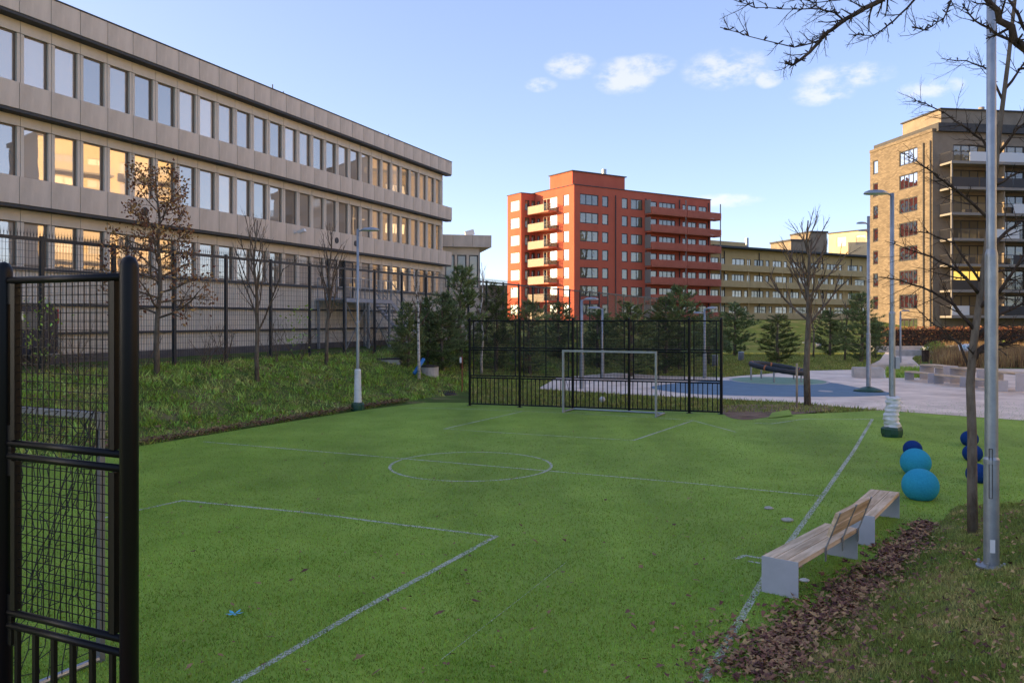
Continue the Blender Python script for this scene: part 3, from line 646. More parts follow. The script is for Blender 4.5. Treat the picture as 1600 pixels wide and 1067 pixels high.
# ------------------------------------------------------------------ fences
def ball_fence(name, A, B, posts, ztop, zbase, label, splits, near=False):
    A = Vector(A); B = Vector(B); d = (B-A); Lh = d.length; d /= Lh
    T = thing(name, (A.x, A.y, zbase), label, 'fence', math.atan2(d.y, d.x)); H = ztop-zbase; seg = (H-.08)/3; pr = .047
    n = 16 if near else 8
    for s in posts:
        MB().lathe([(pr, -.3), (pr, H+.02), (pr*.92, H+.045), (pr*.6, H+.07), (.004, H+.08)], n, (s, 0, 0)).build('post', M['black'], T, near)
        MB().lathe([(.11, 0), (.11, .012)], 8, (s, 0, 0)).build('base_plate', M['black'], T)
    zr = [H-.03, H-.03-seg, H-.03-2*seg, .07]
    for i in range(len(posts)-1):
        a, b = posts[i]+pr, posts[i+1]-pr
        for j, z in enumerate(zr):
            for q in ((0,) if j in (0, 3) else (.037, -.037)): MB().tube([(a, 0, z+q), (b, 0, z+q)], .021 if near else .027, 10 if near else 6).build('rail', M['black'], T, near)
        fi = .06 if near else .10                # each bay holds an upright mesh frame
        for (z0, z1) in ((zr[1]+.06, zr[0]-.02), (zr[2]+.06, zr[1]-.06)):
            for s in (a+fi, b-fi): MB().box(s-.018, s+.018, -.02, .02, z0, z1).build('frame_bar', M['black'], T)
            if not near and b-a > 1.4: MB().box((a+b)/2-.012, (a+b)/2+.012, -.012, .012, z0, z1).build('frame_bar', M['black'], T)
            mb = MB(); st = .048; wt = .0045 if near else .009
            for k in range(1, int((b-a-2*fi)/st)+1): s = a+fi+st*k; mb.box(s-wt/2, s+wt/2, -wt/2, wt/2, z0, z1)
            for k in range(1, int((z1-z0)/st)+1): z = z0+st*k; mb.box(a+fi, b-fi, -wt*1.5, -wt/2, z-wt/2, z+wt/2)
            mb.build('wire_mesh', M['black'], T)
        nb = max(3, int(round((b-a)/.155)))
        for k in range(nb):
            s = a+(b-a)*(k+.5)/nb; MB().box(s-.014, s+.014, -.012, .012, zr[3], zr[2]-.05).build('bar', M['black'], T)
        if near:
            for z in zr[1:3]:
                for q in (.12, -.13): MB().tube([(posts[i+1]-pr-.006, -.03, z+q), (posts[i+1]-pr-.03, -.03, z+q)], .014, 8).build('bolt', M['galv'], T)
    if near:
        for z in zr[:3]:
            for q in ((-.11,) if z == zr[0] else (.12, -.13)):
                br = MB().obox((posts[1]-.062, -.0, z+q*.55), (.022, 0, 0), (0, .012, 0), (0, 0, .075)).build('bracket', M['black'], T)
                MB().tube([(-.055-.0, -.012, z+q), (-.055, -.03, z+q)], .013, 10).build('bolt', M['galv'], br, loc=(posts[1], 0, 0))
    return T
fa = Vector(gp(1127, 647)); fbp = Vector(gp(734, 633.5))
LF = (fbp-fa).length
xs = [1127, 1077, 983, 895, 812, 734]; ps = []
dd = (fbp-fa).normalized()
for x in xs:
    k = (x-800)/F; ps.append((k*fa.y-fa.x)/(dd.x-k*dd.y))
ps[0] = 0; ps[-1] = LF
ball_fence('ball_stop_fence', fa, fbp, ps, 3.0, 0, 'black steel ball stop fence behind the far goal', 3)
na = Vector((-1.995, 4.335)); nd = Vector((-.9, .436)).normalized()
ball_fence('ball_stop_fence', na, na+nd*1.03, [0, 1.03], 3.255, .28, 'black steel fence panel with round posts beside the netted goal', 3, True)
MB_g = None
tag(MB().box(-4.2, -1.6, 3.6, 5.6, -.05, .28).build('fence_footing', M['soil']), 'low earth footing under near black fence panel', 'footing')

# tall mesh fence with spikes along the bank
FD = Vector((.407, .913)); FY0 = 24.4; FP0 = Vector(((65-800)*FY0/F, FY0)); SP = 2.5
FZT = 5.42
SF = thing('spiked_mesh_fence', (FP0.x, FP0.y, 0), 'tall dark mesh fence with spiked top along the grass bank', 'fence', math.atan2(FD.y, FD.x))
mw = MB()
for k in range(1, 25): mw.box(k*.1-.004, k*.1+.004, -.004, .004, 1.3, FZT-.12)
for k in range(20): mw.box(.03, SP-.03, -.012, -.005, 1.4+k*.2-.004, 1.4+k*.2+.004)
mesh_w = mw.mesh('wire_mesh', M['fence'])
sp = MB()
for k in range(25):
    s = .05+k*.1; sp.obox((s, 0, FZT+.02), (.004, 0, 0), (0, .004, 0), (0, 0, .06)); h = .24
    n0 = len(sp.v); sp.v += [(s-.014, 0, FZT), (s+.014, 0, FZT), (s, .012, FZT), (s+.005, 0, FZT+h)]; sp.f += [(n0, n0+1, n0+3), (n0+1, n0+2, n0+3), (n0+2, n0, n0+3)]; sp.mi += [0]*3
    for q in (-1, 1): n0 = len(sp.v); sp.v += [(s, -.008, FZT+.02), (s, .008, FZT+.02), (s+q*.045, 0, FZT+.17)]; sp.f.append((n0, n0+1, n0+2)); sp.mi.append(0)
mesh_s = sp.mesh('spike_strip', M['fence']); mesh_r = MB().box(0, SP, -.035, .035, FZT-.12, FZT-.02).mesh('top_rail', M['fence']); mesh_p = MB().box(-.05, .05, -.05, .05, .4, FZT+.03).mesh('post', M['fence'])
for k in range(-4, 30):
    link('post', mesh_p, SF, (k*SP, 0, 0)); link('top_rail', mesh_r, SF, (k*SP, 0, 0)); link('wire_mesh', mesh_w, SF, (k*SP, 0, 0))
    if k < 14: link('spike_strip', mesh_s, SF, (k*SP, 0, 0))

# ------------------------------------------------------------------ goals
def goal(name, A, B, h, depth, label, net, r=.03):
    A = Vector(A); B = Vector(B); d = (B-A); Lg = d.length; d /= Lg
    T = thing(name, (A.x, A.y, 0), label, 'goal', math.atan2(d.y, d.x))
    gm_ = M['plate2'] if net else M['goalpaint']
    for s in (0, Lg): MB().box(s-r, s+r, -r, r, 0, h-r).build('goal_post', gm_, T)
    MB().box(-r, Lg+r, -r-.002, r+.002, h-r, h+r).build('crossbar', gm_, T)
    sg = 1 if depth > 0 else -1
    for s in (0, Lg):
        MB().tube([(s, sg*r, .03), (s, depth, .03)], .028, 8).build('base_bar', M['galv'], T)
    MB().tube([(-.02, depth, .03), (Lg+.02, depth, .03)], .028, 8).build('back_bar', M['galv'], T)
    if net:
        rn = random.Random(5); mb = MB(); nu, nv_ = int(Lg/.11), 22; P = {}
        for i in range(nu+1):
            for j in range(nv_+1):
                t = j/nv_; sag = math.sin(t*math.pi)*.12
                P[i, j] = V(i*Lg/nu + rn.uniform(-.03, .03) + (.055 if j % 2 else 0), depth*(.10+.9*t) - sg*sag + rn.uniform(-.03, .03), h*(1-t)+.04 + rn.uniform(-.025, .025))
        for i in range(nu+1):
            for j in range(nv_):
                mb.bar(P[i, j], P[i, j+1], .006)
                if (i+j) % 2 == 0 and i < nu: mb.bar(P[i, j], P[i+1, j], .006)
        for s in (0, Lg):
            Q = {(a, j): V(s, depth*(.10+.9*j/nv_)*a/8, h*(1-j/nv_)+.04) + V(rn.uniform(-.03, .03), rn.uniform(-.02, .02), rn.uniform(-.02, .02)) for a in range(9) for j in range(nv_+1)}
            for a in range(9):
                for j in range(nv_):
                    mb.bar(Q[a, j], Q[a, j+1], .006)
                    if (a+j) % 2 == 0 and a < 8: mb.bar(Q[a, j], Q[a+1, j], .006)
        mb.build('net', M['net'], T)
    else:
        for s in (0, Lg): MB().bar((s, depth, .03), (s, sg*.2, h*.55), .012).build('net_cord', M['net'], T)
    return T
g1 = gp(1025, 652); g2 = gp(880, 644.5)
goal('football_goal', g1, g2, 2.0, -.95, 'small silver football goal without net in front of far fence', False)
ng = Vector((-3.62, 7.32)); goal('football_goal', ng, ng+Vector((-.9, .436)).normalized()*3, 2.16, 1.0, 'silver football goal with dark net beside near fence panel', True, .026)

# ------------------------------------------------------------------ lamps
def lamp(loc, h, heads, label, r0=.06, r1=.04, joint=.22, wrap=None, col_=None, cap=None, two=None):
    T = thing('street_lamp', loc, label, 'street lamp', 0, 'street lamps')
    MB().lathe([(r0, -.3), (r0, h*joint), (r0*1.08, h*joint+.005), (r0*1.08, h*joint+.05), (r1*1.15, h*joint+.08), (r1, h)], 16, sharp=True).build('pole', M['galv'], T, True)
    for i, (dx, z, sc) in enumerate(heads):
        a = math.copysign(1, dx)
        arm = MB().tube([(0, 0, z-.02), (a*.12, 0, z+.02), (a*.25, 0, z+.03)], .025, 8).build('arm', M['galv'], T, True)
        mb = MB(); n = 10
        for q, (rx, zz) in enumerate(((.02, .10), (.16, .085), (.25, .045), (.28, 0), (.26, -.02), (.0, -.03))):
            for k in range(14):
                an = 2*math.pi*k/14; mb.v.append((a*.42*sc+rx*sc*1.15*math.cos(an), rx*.62*sc*math.sin(an), z+zz*sc+.02))
            if q:
                for k in range(14): k2 = (k+1) % 14; b0 = (q-1)*14; mb.f.append((b0+k, b0+k2, b0+14+k2, b0+14+k)); mb.mi.append(1 if q == 5 else 0)
        mb.build('lamp_head', [M['galv'], M['white']], arm, True)
    MB().box(-.02+r0*0, .02, -r0-.004, -r0+.01, h*.08, h*.15).build('hatch', M['plate'], T)
    return T
# near lamp: three stepped sections, base plate with bolts
nl = hit(1549, 886); 
L1 = thing('street_lamp', nl, 'thick galvanised lamp post bolted down beside the leafy slope', 'street lamp', 0, 'street lamps')
zj1 = at(1549, 720, nl.y).z-nl.z; zj2 = at(1545, 397, nl.y).z-nl.z
MB().lathe([(.076, .0), (.075, zj1-.03), (.079, zj1-.025), (.079, zj1+.02), (.066, zj1+.045), (.064, zj2-.03), (.062, zj2), (.050, zj2+.05), (.044, 8.0)], 28, sharp=True).build('pole', M['galv'], L1, True)
MB().lathe([(.078, .0), (.15, 0), (.15, .018), (.08, .03)], 20).build('base_plate', M['galv'], L1)
for k in range(4): an = math.pi/4+k*math.pi/2; MB().lathe([(.016, .0), (.016, .05)], 6, (.125*math.cos(an), .125*math.sin(an), .015)).build('bolt', M['galv'], L1)
mb = MB()
for a, b_ in ((( -.055, -.053, .75), (-.055, -.053, 1.28)), ((-.03, -.07, .75), (-.03, -.07, 1.28)), ((-.055, -.053, 1.28), (-.03, -.07, 1.28)), ((-.055, -.053, .75), (-.03, -.07, .75))): mb.bar(a, b_, .006)
mb.build('hatch_seam', M['iron'], L1)
MB().obox((-.028, -.0715, .24), (.022, -.009, 0), (.0008, .002, 0), (0, 0, .07)).build('sticker', M['white'], L1)
arm = MB().tube([(0, 0, 7.9), (-.3, 0, 8.05), (-.6, 0, 8.05)], .03, 8).build('arm', M['galv'], L1); MB().obox((-.85, 0, 8.05), (.32, 0, 0), (0, .13, 0), (0, 0, .05)).build('lamp_head', M['galv'], arm)
def wrapping(T, z0, z1, r, n=7, seed=1, straight=False):
    rw = random.Random(seed); prof = []
    for i in range(n*3+1):
        t = i/(n*3); rr_ = r*(1+(.13*math.sin(i*2.1+seed)+rw.uniform(-.05, .05))*(0.25 if straight else 1)); prof.append((rr_*(1-.18*t), z0+(z1-z0)*t))
    prof.append((.05, z1+.02)); mb = MB().lathe(prof, 12)
    kj = .004 if straight else .028; mb.v = [(x+rw.uniform(-kj, kj)+(0 if straight else .03*math.sin(z*9)), y+rw.uniform(-kj, kj), z+rw.uniform(-kj, kj)*.8) for x, y, z in mb.v]; mb.build('wrapping', M['white_wrap'], T, True)
def sandbag(T, r, h):
    rw = random.Random(2); mb = MB().lathe([(r*.98, -.02), (r*1.05, h*.3), (r*1.08, h*.75), (r*.95, h), (r*.6, h*1.02)], 9)
    mb.v = [(x*rw.uniform(.9, 1.08), y*rw.uniform(.9, 1.08), z+rw.uniform(-.02, .02)) for x, y, z in mb.v]; mb.build('base_cover', M['green_bag'], T)
p = gp(1394, 682); T = lamp((*p, 0), at(1394, 302, p[1]).z, [(-1, at(1394, 304, p[1]).z, 1)], 'lamp post wrapped in crumpled white plastic on the turf', .075, .05, .5)
wrapping(T, .16, 1.03, .20, 8, 3); sandbag(T, .24, .26); MB().box(.06, .16, -.09, .02, 1.75, 2.05).build('junction_box', M['plate'], T)
p = hit(559, 642); T = lamp(p, at(562, 358, p.y).z-p.z, [(1, at(562, 361, p.y).z-p.z, 1)], 'lamp post with smooth white sleeve at foot of the bank', .055, .04, .48)
wrapping(T, .25, 1.38, .13, 8, 5, True); sandbag(T, .21, .28)
p = gp(1357, 611); T = lamp((*p, 0), at(1357, 338, p[1]).z, [(-1, at(1357, 350, p[1]).z, .7), (-1, at(1357, 362, p[1]).z, .6)], 'lamp post with green rubber foot on blue play surface', .09, .06, .32)
MB().lathe([(.62, 0), (.5, .08), (.25, .16), (.09, .2)], 16).build('rubber_foot', M['green_bag'], T, True)
for px, py, ty, hd, lab in ((909, 607, 468, [(1, 0, 1)], 'path lamp behind the goal with head turned towards the tan range'), (941, 591, 482, [(-1, 0, 1)], 'path lamp behind the goal with head turned towards the office block'),
                       (1101, 590, 482, [(1, 0, .9), (-1, -.25, .8)], 'path lamp with two heads beside blue play surface'), (1407, 566, 486, [(1, 0, .9)], 'small path lamp before the beech hedge')):
    p = gp(px, py); h = at(px, ty, p[1]).z; lamp((*p, -.02), h, [(a, h+b_, c) for a, b_, c in hd], lab, .10 if px < 1200 else .07, .055, .36)

# ------------------------------------------------------------------ benches
def bench(name, A, B, w, h, label, back=None, group=None, slat=3, plate='plate', cat='bench'):
    A = Vector(A); B = Vector(B); d = B-A; Lb = d.length; d /= Lb        # A..B is the left long edge; the width goes to the right of it
    T = thing(name, (A.x, A.y, hgt(A.x, A.y)*0), label, cat, math.atan2(d.y, d.x), group)
    for s in (0, Lb-.012): MB().box(s, s+.012, -w, 0, 0, h).build('end_plate', M[plate], T)
    MB().box(.012, Lb-.012, -w+.03, -.03, h-.075, h-.055).build('seat_frame', M[plate], T)
    for k in range(slat):
        y0 = -w+w*k/slat+.004; mb = MB().box(.013, Lb-.013, y0, y0+w/slat-.010, h-.05, h+.002); mb.build('slat', M['woodx'], T)
    if back:
        b0, b1 = back; lean = .16
        for s in (b0+.03, (b0+b1)/2, b1-.03):
            mb = MB(); mb.bar((s, -w-.006, h-.16), (s, -w-.012, h+.02), .035, .012, (0, 1, 0)); mb.bar((s, -w-.012, h+.0), (s, -w-.012-lean, h+.42), .035, .012, (0, 1, 0)); mb.build('bracket', M['galv'], T)
        for k in range(2):
            z0 = h+.13+k*.15; yy = -w-.012-lean*(z0+.065-h)/.42+.022
            MB().obox(((b0+b1)/2, yy, z0+.065), ((b1-b0)/2, 0, 0), (0, .019, .007), (0, -.024, .064)).build('back_slat', M['woodx'], T)
    return T
bench('bench', (2.76, 9.20), (4.02, 10.69), .41, .395, 'timber slat bench with backrest and grey steel ends at pitch edge', (.78, 1.96))
b2d = Vector((.56, .83)).normalized(); b2 = Vector((4.47, 11.26)); bench('bench', b2, b2+b2d*1.9, .41, .395, 'backless timber slat bench with grey steel ends at pitch edge')
# picnic tables and benches on the plaza
ax_ = Vector((-.12, .99)).normalized()
for i, (px, py, L_, w, h, n, lab, cat) in enumerate(((1450, 598.0, 1.9, .5, .45, 'bench', 'steel picnic bench beside the planted bed', 'bench'), (1500, 604.5, 1.9, .5, .45, 'bench', 'steel picnic bench between the other two picnic benches', 'bench'),
        (1558, 611.8, 1.9, .5, .45, 'bench', 'steel picnic bench farthest from the planted bed', 'bench'), (1474, 596.5, 1.9, .78, .76, 'picnic_table', 'steel picnic table beside the planted bed', 'table'),
        (1526, 603.5, 1.9, .8, .76, 'picnic_table', 'steel picnic table between the other two tables', 'table'), (1587, 611.5, 1.9, .9, .76, 'picnic_table', 'steel picnic table farthest from the planted bed', 'table'))):
    p = Vector(gp(px, py)); bench(n, p, p+ax_*L_, w, h, lab, None, 'picnic tables and benches', 4 if n != 'bench' else 3, cat=cat)
for px, py, lab in ((1496, 590.0, 'steel picnic bench behind the first picnic table'), (1548, 596, 'steel picnic bench behind the middle picnic table')):
    p = Vector(gp(px, py)); bench('bench', p, p+ax_*1.9, .5, .45, lab, None, 'picnic tables and benches')
p = Vector(gp(1478, 553)); bench('picnic_table', p, p+Vector((.9, .3)), .8, .76, 'grey table beside the yellow green shrub', None, None, 4, cat='table')

# ------------------------------------------------------------------ seats, balls, blocks and small things
def pouf(px, py, r, mat, label, group):
    p = gp(px, py); T = MB(); prof = [(.0, 0)]; n = 18; a0_ = -.95
    prof = [(r*math.cos(a0_+(math.pi/2-a0_)*i/n), r*math.sin(a0_+(math.pi/2-a0_)*i/n)*.97-r*math.sin(a0_)*.97) for i in range(n)]+[(.002, r*.97*(1-math.sin(a0_)))]
    o = T.lathe(prof, 36).build('felt_ball', M[mat], None, True, (p[0], p[1]+r*.3, -.005)); tag(o, label, 'ball', group)
pouf(1442, 781, .292, 'cyan', 'large cyan felt ball closest to the benches', None); pouf(1434, 741, .283, 'cyan', 'large cyan felt ball next to a small navy one', None)
for px, py, lb in ((1428, 713, 'small navy felt ball behind the two cyan balls'), (1530, 754, 'navy felt ball of the three, closest to the lamp post'), (1522, 720, 'navy felt ball between two other navy balls'), (1517, 696, 'navy felt ball farthest from the slope')): pouf(px, py, .2, 'navy', lb, 'navy felt balls')
def rock(name, px, py, r, mat, label, cat, sq=.5, n=10, z=0):
    p = gp(px, py) if py > 640 else hit(px, py)[:2]; rk = random.Random(px); mb = MB().lathe([(r*.75, 0), (r, r*sq*.5), (r*.85, r*sq), (r*.4, r*sq*1.35), (.005, r*sq*1.42)], n)
    mb.v = [(x*rk.uniform(.85, 1.15)*1.25, y*rk.uniform(.85, 1.15), z_*rk.uniform(.9, 1.1)) for x, y, z_ in mb.v]
    return tag(mb.build(name, M[mat], None, True, (p[0], p[1], z)), label, cat)
rock('stone', 1230, 814, .075, 'pebble', 'flat pale stone lying on turf nearer the bench', 'stone'); rock('stone', 1201, 795, .06, 'pebble', 'rounded pale stone on turf farther from the bench', 'stone')
rock('stone', 1257, 908, .05, 'white', 'crumpled pale scrap behind the bench back', 'litter', .5, 7)
mb = MB(); p = gp(367, 962); 
for k in range(5): an = k*1.257; mb.quad((0, 0, .012), (.06*math.cos(an-.3), .06*math.sin(an-.3), .02), (.095*math.cos(an), .095*math.sin(an), .03), (.06*math.cos(an+.3), .06*math.sin(an+.3), .015))
tag(mb.build('litter_scrap', M['litter'], None, False, (*p, .012)), 'bright blue scrap of litter on turf', 'litter')
p = gp(941, 628); mb = MB().lathe([(.11*math.cos(a*.157-1.57)+.001, .11*math.sin(a*.157-1.57)+.11) for a in range(21)], 20); tag(mb.build('football', M['ballm'], None, True, (*p, -.02)), 'white and dark football behind the far fence', 'ball')
# tilted ring seat
p = Vector((*c0, 0)); T = thing('ring_seat', p, 'black tilted ring seat on steel legs over the green circle', 'play equipment')
mb = MB(); n = 40; R1, R2 = 1.28, 1.5; P_ = lambda a: V(R1*math.cos(a), R2*math.sin(a), .62-.17*math.cos(a)+.09*math.sin(a))
mb.tube([P_(2*math.pi*i/n) for i in range(n+1)], [.125+.012*(i % 2) for i in range(n+1)], 10, False); mb.build('ring', M['rubber'], T, True)
for a in (.6, 1.9, 2.9, 4.2, 5.3): q = P_(a); MB().tube([(q.x, q.y, -.02), (q.x, q.y, q.z-.05)], .045, 8).build('leg', M['galv'], T)
for a in (.2, 1.5, 2.7, 3.9, 5.0): MB().tube([P_(a-.03), P_(a+.03)], .142, 10).build('band', M['accent'], T)
def block(name, px, py, sx, sy, sz, rz, label, mat='stone', cat='block'):
    p = gp(px, py); mb = MB(); b_ = .03
    mb.box(-sx/2, sx/2, -sy/2, sy/2, 0, sz-b_); mb.box(-sx/2+b_, sx/2-b_, -sy/2+b_, sy/2-b_, sz-b_, sz); return tag(mb.build(name, M[mat], None, False, (p[0], p[1]+sy/2, -.02)), label, cat)
o = block('concrete_block', 1362, 590, 1.45, 1.0, .52, 0, 'pale concrete seating block beside the lamp on the plaza'); o.rotation_euler.z = -.25
o = block('planter_kerb', 1395, 576, 3.6, .3, .3, 0, 'low concrete kerb wall of the planted bed'); o.rotation_euler.z = .3
block('concrete_block', 1430, 556, 3.4, .8, .5, 0, 'long pale concrete bench block on the back path'); block('concrete_block', 1412, 550, 5.5, .9, .55, 0, 'pale concrete wall block before the beech hedge'); block('concrete_block', 1486, 566, .9, .6, .55, 0, 'small pale block beside the information sign')
for px, py, h, r, lab in ((1158, 563, .62, .22, 'grey litter bin at foot of the pine beside the lawn'), (1279, 546, .7, .26, 'blue topped grey bin between bare tree and pines'), (1256, 544, .6, .2, 'plain grey bin behind the bare tree trunk'), (1117, 572, .7, .2, 'dark grey bin by the two headed lamp')):
    p = gp(px, py); T = thing('litter_bin', (*p, -.03), lab, 'bin'); MB().lathe([(r*.9, 0), (r, .03), (r, h-.04), (r*.92, h)], 14).build('body', M['bin'], T, True); MB().lathe([(r*1.04, h-.03), (r*1.04, h+.03), (r*.7, h+.06)], 14).build('lid', M['bluepipe'] if px == 1279 else M['galv'], T)
p = gp(1446, 566); tag(MB().box(-.18, .18, -.18, .18, 0, .85).box(-.2, .2, -.2, .2, .85, .9).build('bollard_post', M['barkdark'], None, False, (*p, -.03)), 'dark square post beside the back path', 'post')
p = gp(1508, 566); T = thing('information_sign', (*p, -.03), 'slanted white information sign with blue print among dry grasses', 'sign')
MB().box(-.06, .06, -.04, .04, 0, .75).build('post', M['wood'], T); bo = MB().obox((0, 0, 1.0), (.42, 0, 0), (0, .18, .33), (0, -.015, .008)).build('board', M['white'], T); MB().obox((0, -.022, 1.012), (.34, 0, 0), (0, .13, .24), (0, -.004, .002)).build('print', M['signblue'], bo)
p = gp(1446, 553); tag(MB().lathe([(.24, 0), (.25, .5), (.27, .55), (.22, .6)], 10).build('pale_planter', M['white'], None, False, (*p, 0)), 'small white drum planter beside grey table', 'planter')
p = gp(1245, 638); tag(MB().lathe([(.035, -.2), (.037, 1.5), (.03, 1.53)], 10).build('tree_stake', M['wood'], None, True, (*p, 0)), 'round timber stake beside the young bare tree', 'stake')
# things on the bank
p = hit(652, 588); q = at(647, 584, p.y-.2); r_ = at(662, 561, p.y+.3)
tag(MB().tube([q, r_], [.085, .085], 12).build('blue_pipe', M['bluepipe'], None, True), 'bright blue plastic pipe leaning on the well ring', 'pipe')
p = hit(669, 588); T = thing('well_ring', p+V(0, .5, -.1), 'concrete well ring with dark lid on the bank', 'well'); MB().lathe([(.42, -.1), (.42, .5)], 20).build('ring', M['stone'], T); MB().lathe([(.45, .5), (.45, .54), (.3, .57)], 20).build('lid', M['iron'], T)
p = hit(608, 566); T = thing('inspection_cover', p+V(0, .3, 0), 'rusty square inspection cover high on the bank', 'cover'); MB().box(-.5, .5, -.4, .4, -.1, .12).build('frame', M['stone'], T); MB().box(-.54, .54, -.44, .44, .12, .17).build('lid', M['iron'], T)
p = hit(697, 617); T = thing('drain_grate', p+V(0, .2, 0), 'domed iron drain grate at foot of bank', 'drain'); MB().lathe([(.42, -.05), (.40, .04), (.34, .05)], 18).build('ring', M['iron'], T)
for k in range(9): y = -.32+k*.08; hw = math.sqrt(max(.36**2-y*y, .001)); MB().tube([(y, -hw, .05), (y, -hw*.5, .15), (y, hw*.5, .15), (y, hw, .05)], .016, 5).build('bar', M['iron'], T)
p = hit(722, 612); T = thing('marker_post', p, 'thin rust red marker post with white box by the fence', 'post'); MB().tube([(0, 0, -.1), (0, 0, 1.5)], .022, 8).build('pole', M['red'], T); MB().box(-.1, -.02, -.05, .05, 1.22, 1.45).build('box', M['white'], T)
# parked van behind the fence
vp = at(16, 500, 26.3); T = thing('parked_van', (vp.x-1.9, vp.y+1.2, 1.38), 'dark blue van parked behind the spiked fence', 'van', math.atan2(ex.y, ex.x)+math.pi)
prof = [(-2.4, .45), (-2.4, 1.95), (-2.2, 2.1), (.9, 2.1), (1.6, 1.25), (2.4, 1.05), (2.5, .45)]; mb = MB()
mb.poly([(x, -.9, z) for x, z in prof]); mb.poly([(x, .9, z) for x, z in reversed(prof)])
for i in range(len(prof)): (xa, za), (xb, zb) = prof[i], prof[(i+1) % len(prof)]; mb.quad((xa, -.9, za), (xa, .9, za), (xb, .9, zb), (xb, -.9, zb))
mb.build('body', M['van'], T)
for x in (-1.6, 1.6):
    for y in (-.86, .86): MB().tube([(x, y-.1, .36), (x, y+.1, .36)], .36, 16).build('wheel', M['tyre'], T)
for y in (-.8, .8): MB().box(-2.43, -2.36, y-.1, y+.1, 1.5, 2.0).build('tail_light', M['taillight'], T)
for y in (-.905, .905): MB().box(-1.9, 1.0, y-.004, y+.004, 1.3, 1.9).build('side_window', M['gl_left'], T)
MB().box(-2.42, -2.39, -.6, .6, 1.3, 1.9).build('rear_window', M['gl_left'], T)

# ------------------------------------------------------------------ vegetation
def grow(mt, mc, p, d, L_, r, lev, R, P):
    n = 4 if lev < 2 else 3; pts = [p.copy()]; q = p.copy(); dd_ = d.normalized()
    for i in range(n):
        w = P.get('wob', .18); dd_ = (dd_ + V(R.uniform(-w, w), R.uniform(-w, w), R.uniform(-w, w)+P.get('up', .10))).normalized(); q = q + dd_*L_/n; pts.append(q.copy())
    rad = [r*(1-.55*i/n) if lev < P['lev'] else r*(1-.8*i/n) for i in range(n+1)]
    (mt if lev == 0 else mc).tube(pts, rad, 8 if lev == 0 else (5 if r > .012 else 3), lev == 0)
    tips = []
    if lev < P['lev']:
        nb = P['nb'][lev]
        for k in range(nb):
            t = P.get('t0', .3) + (1-P.get('t0', .3))*(k+R.random())/nb; x_ = t*n; i = min(int(x_), n-1); pp = pts[i].lerp(pts[i+1], x_-i)
            ax = (pts[i+1]-pts[i]).normalized(); side = ax.orthogonal().normalized(); an = R.uniform(0, 2*math.pi)
            side = (side*math.cos(an)+ax.cross(side)*math.sin(an)); ang = P['ang']*R.uniform(.7, 1.3)
            tips += grow(mt, mc, pp, ax*math.cos(ang)+side*math.sin(ang), L_*P['ratio']*(1.15-.6*t)*R.uniform(.75, 1.2), rad[i]*.55, lev+1, R, P)
    tips.append((q, dd_)); return tips
def bare_tree(name, base, H, label, seed, P, r=None, bark='bark', twig='twig', group=None, trunk_h=None):
    R = random.Random(seed); T = thing(name, base, label, 'tree', 0, group); mt, mc = MB(), MB(); r = r or H*.011
    th = trunk_h or H*.35; lead = [V(0, 0, -.15), V(.01*H*R.uniform(-1, 1), 0, th*.5), V(.012*H*R.uniform(-1, 1), .01, th)]
    pts = list(lead); q = lead[-1].copy(); 
    for i in range(6): q = q+V(R.uniform(-.03, .03)*H*.5, R.uniform(-.03, .03)*H*.5, (H-th)/6); pts.append(q.copy())
    mt.tube(pts, [r*1.15, r, r*.9]+[r*(.8-.12*i) for i in range(6)], 10)
    tips = []
    NB_ = P['main']
    for k in range(NB_):
        t = (k+.3*R.random())/NB_; z = th+(H-th)*t*.9; i = 2+min(int(t*.9*6), 5); pp = pts[i].lerp(pts[min(i+1, 8)], (t*.9*6) % 1)
        an = k*2.4+R.uniform(-.4, .4); ang = P['ang0']*(1-.35*t)
        d = V(math.cos(an)*math.sin(ang), math.sin(an)*math.sin(ang), math.cos(ang)); tips += grow(mt, mc, pp, d, (H-th)*P['len0']*(1-.6*t)*R.uniform(.8, 1.15), r*(.5-.3*t), 1, R, P)
    mt.build('trunk', M[bark], T, True); o = mc.build('crown', M[twig], T); return T, tips, R
def leafquads(mb, p, R, n, s, spread, droop=0):
    for _ in range(n):
        c = p+V(R.gauss(0, spread), R.gauss(0, spread), R.gauss(0, spread)-droop); a = V(R.uniform(-1, 1), R.uniform(-1, 1), R.uniform(-1, 1)).normalized(); b_ = a.orthogonal().normalized(); k = s*R.uniform(.6, 1.3)
        b_ = (b_+a.cross(b_)*R.uniform(-1, 1)).normalized(); cr_ = a.cross(b_)*k*.2
        mb.quad(c-a*k, c-b_*k*.55+cr_, c+a*k, c+b_*k*.55+cr_)
PB = dict(lev=3, nb=[0, 6, 5, 3], ratio=.55, ang=.65, ang0=.85, len0=.55, main=16, up=.16, t0=.2)
p = hit(245, 586); T, tips, R = bare_tree('oak_tree', p, at(245, 262, p.y).z-p.z, 'young oak holding brown withered leaves on the bank', 11, dict(lev=3, nb=[0, 6, 4, 3], ratio=.5, ang=.8, ang0=1.35, len0=.40, main=26, up=.06, t0=.2), r=.085, trunk_h=1.75)
mb = MB()
for q, d in tips:
    leafquads(mb, q, R, 3, .062, .11, .03)
mb.build('leaves', M['oakleaf'], T)
PT = dict(lev=3, nb=[0, 4, 3, 2], ratio=.5, ang=.45, ang0=.5, len0=.62, main=13, up=.2, t0=.2)
for px, py, ty, sd_, lab in ((402, 596, 345, 3, 'bare young tree with upright twigs on the bank between oak and lamp'), (510, 571, 362, 5, 'bare young tree high on the bank beside the white sleeved lamp')):
    p = hit(px, py); bare_tree('bare_tree', p, at(px, ty, p.y).z-p.z, lab, sd_, PT, r=.075, trunk_h=1.6)
